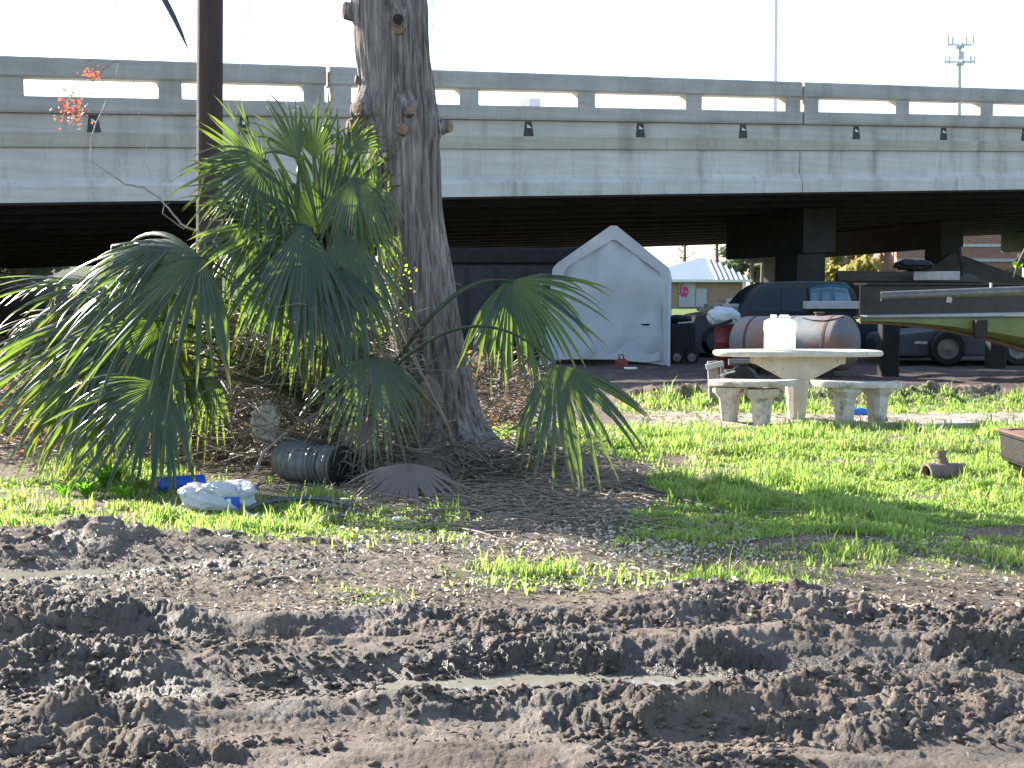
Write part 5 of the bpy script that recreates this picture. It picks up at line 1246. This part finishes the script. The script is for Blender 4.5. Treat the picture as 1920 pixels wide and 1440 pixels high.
def junk():
    # red drum with cloth on top, between truck and tank
    Y = 22.9; g = P(1366, 0, Y); t = thing('red_drum', 'red metal drum standing left of the rusty tank', 'drum', (g.x, Y, 0)); r = .175
    MB().lathe((g.x, Y, .0), [(r, 0), (r, .25), (r * 1.04, .26), (r, .28), (r, .5), (r * 1.04, .51), (r, .53), (r, .80), (r * 1.03, .81), (r * .95, .82)], 24).build('shell', M_['red'], t, smooth=True)
    MB().tube([(g.x - .1, Y - .05, .81), (g.x - .1, Y - .05, .86), (g.x + .02, Y - .05, .86)], .015, 6).build('bung', M_['steel'], t)
    tag(crumple((g.x - .02, Y, .97), (.26, .2, .16), 44, 'white_cloth', M_['cloth'], None, .25, 20), 'white crumpled cloth heaped on the red drum', 'cloth')
    g2 = P(1356, 606, 22.5); tag(MB().box(g2 + Vector((.02, 0, .0)), (.30, .04, .06), M=Matrix.Rotation(-.35, 3, 'Y')).build('dark_board', M_['steel_dark']), 'short dark board resting across the white cloth', 'board')
    # bin left of truck
    Y = 25; a = P(1262, 606, Y); b = P(1300, 606, Y); t = thing('black_utility_cart', 'low black cart with a pale rim right beside the white shelter', 'cart', ((a.x + b.x) / 2, Y, 0))
    MB().box(((a.x + b.x) / 2, Y + .5, .48), (b.x - a.x + .1, 1.0, .62), bev=.03).build('tub', M_['black'], t)
    MB().tube([(a.x + .1, Y, .80), (b.x, Y, .82), (b.x, Y, .87)], .014, 6).build('rim_bar', M_['galv'], t)
    for x in (a.x + .08, b.x - .03): wheel_parts((x, Y - .04, .14), .14, .07, t)
    tag(crumple(((a.x + b.x) / 2, Y + .4, .84), (.20, .3, .10), 50, 'dark_sack', M_['black'], None, .3, 16), 'black lumpy sack lying on the black cart', 'sack')
    # boards stacked on the hood
    Y = 27.5; g = P(1352, 575, Y)
    for k, (x, y, w, d, h, m, lb) in enumerate([(1350, 580, .95, .7, .07, 'card', 'lower weathered board laid on the truck hood'), (1338, 573, .34, .5, .07, 'card', 'small tan board on top of the hood boards at the left'), (1365, 573, .36, .5, .08, 'pale', 'small pale board on top of the hood boards at the right')]):
        c = P(x, y, Y); tag(MB().box(c, (w, d, h), rz=.08 * (k - 1), M=None, bev=.008).build('board', M_[m]), lb, 'board', 'boards on the truck hood')
    c = P(1563, 572, 25.5); tag(MB().box(c, (1.15, .35, .15), rz=-.05, bev=.01).build('long_box', M_['pale']), 'long pale box lying in front of the truck rear window', 'box')
    p = c; tag(MB().box((c.x, c.y + .15, c.z / 2 - .04), (.9, .5, c.z - .08), bev=.02).build('dark_crate', M_['steel_dark']), 'dark crate carrying the long pale box behind the tank', 'crate')
    # boat
    Y = 33; t = thing('covered_boat', 'brown covered boat behind the steel beam', 'boat', (P(1690, 0, Y).x, Y, 0))
    L0, L1 = P(1578, 0, Y).x, P(1830, 0, Y).x; zt = P(0, 506, Y).z; rings = []
    for f in np.linspace(0, 1, 12):
        w = 1.0 * math.sin(min(1, f * 2.2 + .12) * math.pi / 2); x = L0 + (L1 - L0) * f; zz = zt - .02 - .05 * f
        rings.append([Vector((x, Y - w, zz - .25)), Vector((x, Y - w * .7, zz - .5)), Vector((x, Y, zz - .9)), Vector((x, Y + w * .7, zz - .5)), Vector((x, Y + w, zz - .25)), Vector((x, Y + w * .5, zz - .08)), Vector((x, Y, zz)), Vector((x, Y - w * .5, zz - .08))])
    MB().loft(rings).build('hull', M_['canvas'], t, smooth=True)
    MB().box((P(1768, 0, Y - 1).x, Y - 1.02, P(0, 517, Y - 1).z), (1.15, .05, .22), bev=.01).build('name_panel', M_['pale'], t)
    for x in (L0 + .8, L1 - .6): MB().box((x, Y, (zt - .8) / 2), (.2, 1.2, zt - .6)).build('cradle', M_['steel_dark'], t)
    tag(crumple(P(1715, 497, 32), (.42, .3, .13), 70, 'dark_tarp_heap', M_['steel_dark'], None, .35, 16), 'dark ragged heap lying on the covered boat', 'tarp')
    # brown canopy
    Y = 37; c = P(1836, 0, Y); t = thing('brown_canopy_tent', 'brown peaked canopy tent behind the steel pipe', 'tent', (c.x, Y + 1.5, 0)); za, ze = P(0, 470, Y).z, P(0, 527, Y).z
    hw = 1.75; ap = Vector((c.x, Y + 1.6, za)); cs = [Vector((c.x + a * hw, Y + 1.6 + b * hw, ze)) for a, b in ((-1, -1), (1, -1), (1, 1), (-1, 1))]
    MB().add(cs + [ap] + [q - Vector((0, 0, .35)) for q in cs], [(0, 1, 4), (1, 2, 4), (2, 3, 4), (3, 0, 4), (0, 1, 6, 5), (1, 2, 7, 6), (2, 3, 8, 7), (3, 0, 5, 8)]).build('canopy', M_['canvas'], t)
    for q in cs: MB().tube([(q.x, q.y, 0), (q.x, q.y, ze - .3)], .03, 6).build('leg', M_['steel_dark'], t)
    MB().box((c.x, Y + 3.2, .8), (3.3, .05, 1.4)).build('rear_wall', M_['canvas'], t)
    # steel I beam on blocks
    A0, A1 = P(1612, 562, 21.2), P(2080, 562, 26.0); A0.z = A1.z = 1.27; d = (A1 - A0); L = d.length; d.normalize(); n = Vector((-d.y, d.x, 0)); hgt = .29
    t = thing('steel_beam', 'long dark steel I beam raised on blocks at the right under the bridge', 'beam', (A0.x, A0.y, 0))
    prof = [(-.13, -hgt), (.13, -hgt), (.13, -hgt + .025), (.012, -hgt + .04), (.012, hgt - .04), (.13, hgt - .025), (.13, hgt), (-.13, hgt), (-.13, hgt - .025), (-.012, hgt - .04), (-.012, -hgt + .04), (-.13, -hgt + .025)]
    MB().loft([[q + n * w + Vector((0, 0, z)) for w, z in prof] for q in (A0, A1)]).build('web_and_flanges', M_['steel_dark'], t)
    MB().loft([[q + n * w + Vector((0, 0, z)) for w, z in ((-.15, -hgt - .005), (-.02, -hgt + .045), (-.02, -hgt + .052), (-.15, -hgt + .040))] for q in (A0, A0 + d * L * .8)]).build('sunlit_edge', M_['pale'], t)  # pale strip paints the sunlight on the lower flange edge
    for f in (.1, .5, .9): q = A0 + d * L * f; MB().box((q.x, q.y, .46), (.3, .3, 1.02), bev=.02).build('block', M_['black'], t)
    # steel pipe
    a, b = P(1652, 556, 20.4), P(2040, 541, 20.0); t = thing('steel_pipe', 'long worn steel pipe with an open left end and small stubs', 'pipe', (a.x, a.y, 0)); ax = (b - a); L = ax.length; ax.normalize(); r = .078
    MB().lathe(a, [(r, 0), (r, L), (r * .8, L), (r * .8, 0), (r, 0)], 24, axis=ax, cap=False).build('tube', M_['steel'], t, smooth=True)
    MB().lathe(a + ax * .06, [(r * .79, 0), (r * .7, .01)], 16, axis=ax).build('hollow', M_['black'], t)
    for f, dd in ((.14, (0, -1, -.1)), (.47, (0, -1, .05)), (.62, (0, -1, -.4))): MB().lathe(a + ax * L * f, [(.02, .03), (.02, .09), (.012, .09)], 12, axis=dd).build('stub', M_['steel'], t)
    MB().lathe(a + ax * L * .535, [(.018, .04), (.018, .15), (.014, .15)], 10, axis=(0, 0, 1)).build('upright_stub', M_['white'], t)
    q = a + ax * L * .33; MB().box(q + Vector((0, -.05, -.075)), (.085, .02, .13), M=Matrix.Rotation(.15, 3, 'Y'), bev=.006).build('tag_plate', M_['pale'], t)
    for f in (.12, .4, .75): q = a + ax * L * f; MB().box((q.x, q.y + .45, q.z - .02), (.06, .9, .05)).build('bracket', M_['steel_dark'], t)
    for f in (.97,): q = a + ax * L * f; MB().tube([(q.x, q.y + .05, 0), (q.x, q.y + .03, q.z - r)], .02, 6).build('prop', M_['steel_dark'], t)
    # olive flat boat hull below, nose to the left
    Y = 19.0; t = thing('olive_boat', 'olive green low boat hull with a brown keel line at the right under the pipe', 'boat', (P(1830, 0, Y).x, Y, 0)); rings = []
    for k in range(16):
        f = k / 15; px = 1612 + (2250 - 1612) * f; yt = 597 - 4 * f; yb = min(604 + 50 * ((px - 1612) / 308) ** 1.9, 700); W = .12 + .75 * f ** .6
        a_, b_2 = P(px, yt, Y), P(px, yb, Y)
        a_.z -= 0
        rings.append([Vector((a_.x, Y - W * .1, a_.z)), Vector((a_.x, Y - W * .12, a_.z * .35 + b_2.z * .65)), Vector((b_2.x, Y + W * .3, b_2.z)), Vector((b_2.x, Y + W * 1.2, b_2.z)), Vector((a_.x, Y + W * 2, a_.z - .02))])
    MB().loft(rings).build('hull', M_['olive'], t, smooth=True)
    MB().tube([r_[2] + Vector((0, -.04, -.005)) for r_ in rings], .022, 6).build('keel_strip', M_['brown_trim'], t)
    MB().tube([r_[0] + Vector((0, -.01, .01)) for r_ in rings], .016, 6).build('gunwale', M_['steel'], t)
    MB().box(P(1838, 617, Y - .14), (.17, .14, .27), bev=.01).build('bracket', M_['rust_dark'], t)
    for px in (2010, 2200): p = P(px, 660, Y + .5); MB().box((p.x, p.y + .3, p.z / 2), (.14, .25, p.z + .04), bev=.01).build('stand', M_['rust_dark'], t)
    # grey car / trailer with wheel
    Y = 24.5; t = thing('grey_blue_car', 'grey blue car with a large dark wheel half hidden behind the olive boat', 'car', (P(1800, 0, Y).x, Y, 0))
    pr = [(1668, 668), (1664, 640), (1672, 628), (1740, 620), (1770, 617), (1800, 600), (1900, 598), (1960, 618), (1990, 640), (1990, 668)]
    MB().prism([P(x, y, Y) for x, y in pr], (0, 1.6, 0)).build('body', M_['greycar'], t, bevel=.05)
    for px in (1790, 1925): wheel_parts((P(px, 0, Y).x, Y - .02, .33), .33, .22, t)
    MB().box(P(1727, 643, Y - .02), (.25, .03, .06), bev=.01).build('headlight', M_['chrome'], t)
    MB().box(P(1897, 652, Y - .02), (.22, .04, .1), bev=.01).build('rear_light', M_['pale'], t)
    MB().box(P(1672, 648, Y - .01), (.05, .03, .16)).build('blue_panel', M_['blue_trim'], t)
    # machine by the left bench
    Y = 16.2; s = Y / FPX; t = thing('rusty_machine', 'old machine with an upright weathered board and a grey cylinder behind the left bench', 'machine', (P(1370, 0, Y).x, Y, 0))
    Mr = Matrix.Rotation(-.06, 3, 'Y'); c = P(1338, 719, Y - .25); MB().box(c, (.13, .06, .56), M=Mr, bev=.006).build('upright_board', mat('grey_board', (.42, .38, .35), (.26, .22, .2), 9, .8, .5, 30, stain_or_shade=(.25, .1, .07), stain_scale=4), t)
    MB().box(P(1340, 685, Y - .3), (.22, .05, .07), M=Matrix.Rotation(-.22, 3, 'Y'), bev=.006).build('top_board', M_['pale'], t)
    MB().box(P(1354, 688, Y - .2), (.04, .05, .14)).build('bracket', M_['steel'], t)
    a = P(1366, 679, Y); b = P(1404, 679, Y); MB().tube([a, b], .042, 14).build('cylinder', M_['steel'], t, smooth=True)
    MB().lathe(P(1392, 715, Y), [(.03, -.12), (.19, -.11), (.20, 0), (.19, .11), (.03, .12)], 22, axis=(.3, 1, 0)).build('drum', M_['steel_dark'], t, smooth=True)
    MB().box(P(1385, 705, Y + .1), (.42, .3, .16), bev=.03).build('engine_block', M_['rust_dark'], t)
    MB().lathe(P(1362, 745, Y - .25), [(.02, -.04), (.075, -.035), (.085, 0), (.075, .035), (.02, .04)], 18, axis=(1, .5, 0)).build('wheel', M_['black'], t, smooth=True)
    MB().lathe(P(1412, 750, Y), [(.02, -.05), (.115, -.045), (.125, 0), (.115, .045), (.02, .05)], 20, axis=(.2, 1, 0)).build('wheel', M_['black'], t, smooth=True)
    MB().tube([P(1350, 705, Y - .2), P(1362, 700, Y - .2), P(1378, 696, Y - .2)], .012, 6).build('lever', M_['white'], t, smooth=True)
    # dangling cable by the right column
    tag(MB().tube([P(1798, 463, 30), P(1799, 480, 30), P(1804, 500, 30), P(1803, 518, 30)], [.05, .055, .05, .02], 8).build('hanging_hose', M_['black'], smooth=True), 'thick dark hose hanging under the bridge before the canopy tent', 'hose')
    # leafy twig at right edge
    rr = random.Random(5); t = thing('leafy_twig', 'dark twig with a few bright yellow green leaves at the right edge', 'twig', P(1915, 500, 12)); MB().tube([P(1925, 465, 12), P(1912, 490, 12), P(1905, 508, 12), P(1900, 520, 12)], [.02, .016, .01, .004], 6).build('stem', M_['twig_dark'], t); mb = MB(); leaf_cloud(mb, P(1906, 496, 12), .05, 12, .022, rr); mb.build('leaves', M_['vineleaf'], t, fixn=False)
    mb = MB(); leaf_cloud(mb, P(1922, 490, 12.05), .11, 60, .03, rr); mb.build('dark_leaves', M_['petiole'], t, fixn=False)
junk()
print('objects', len(bpy.data.objects))
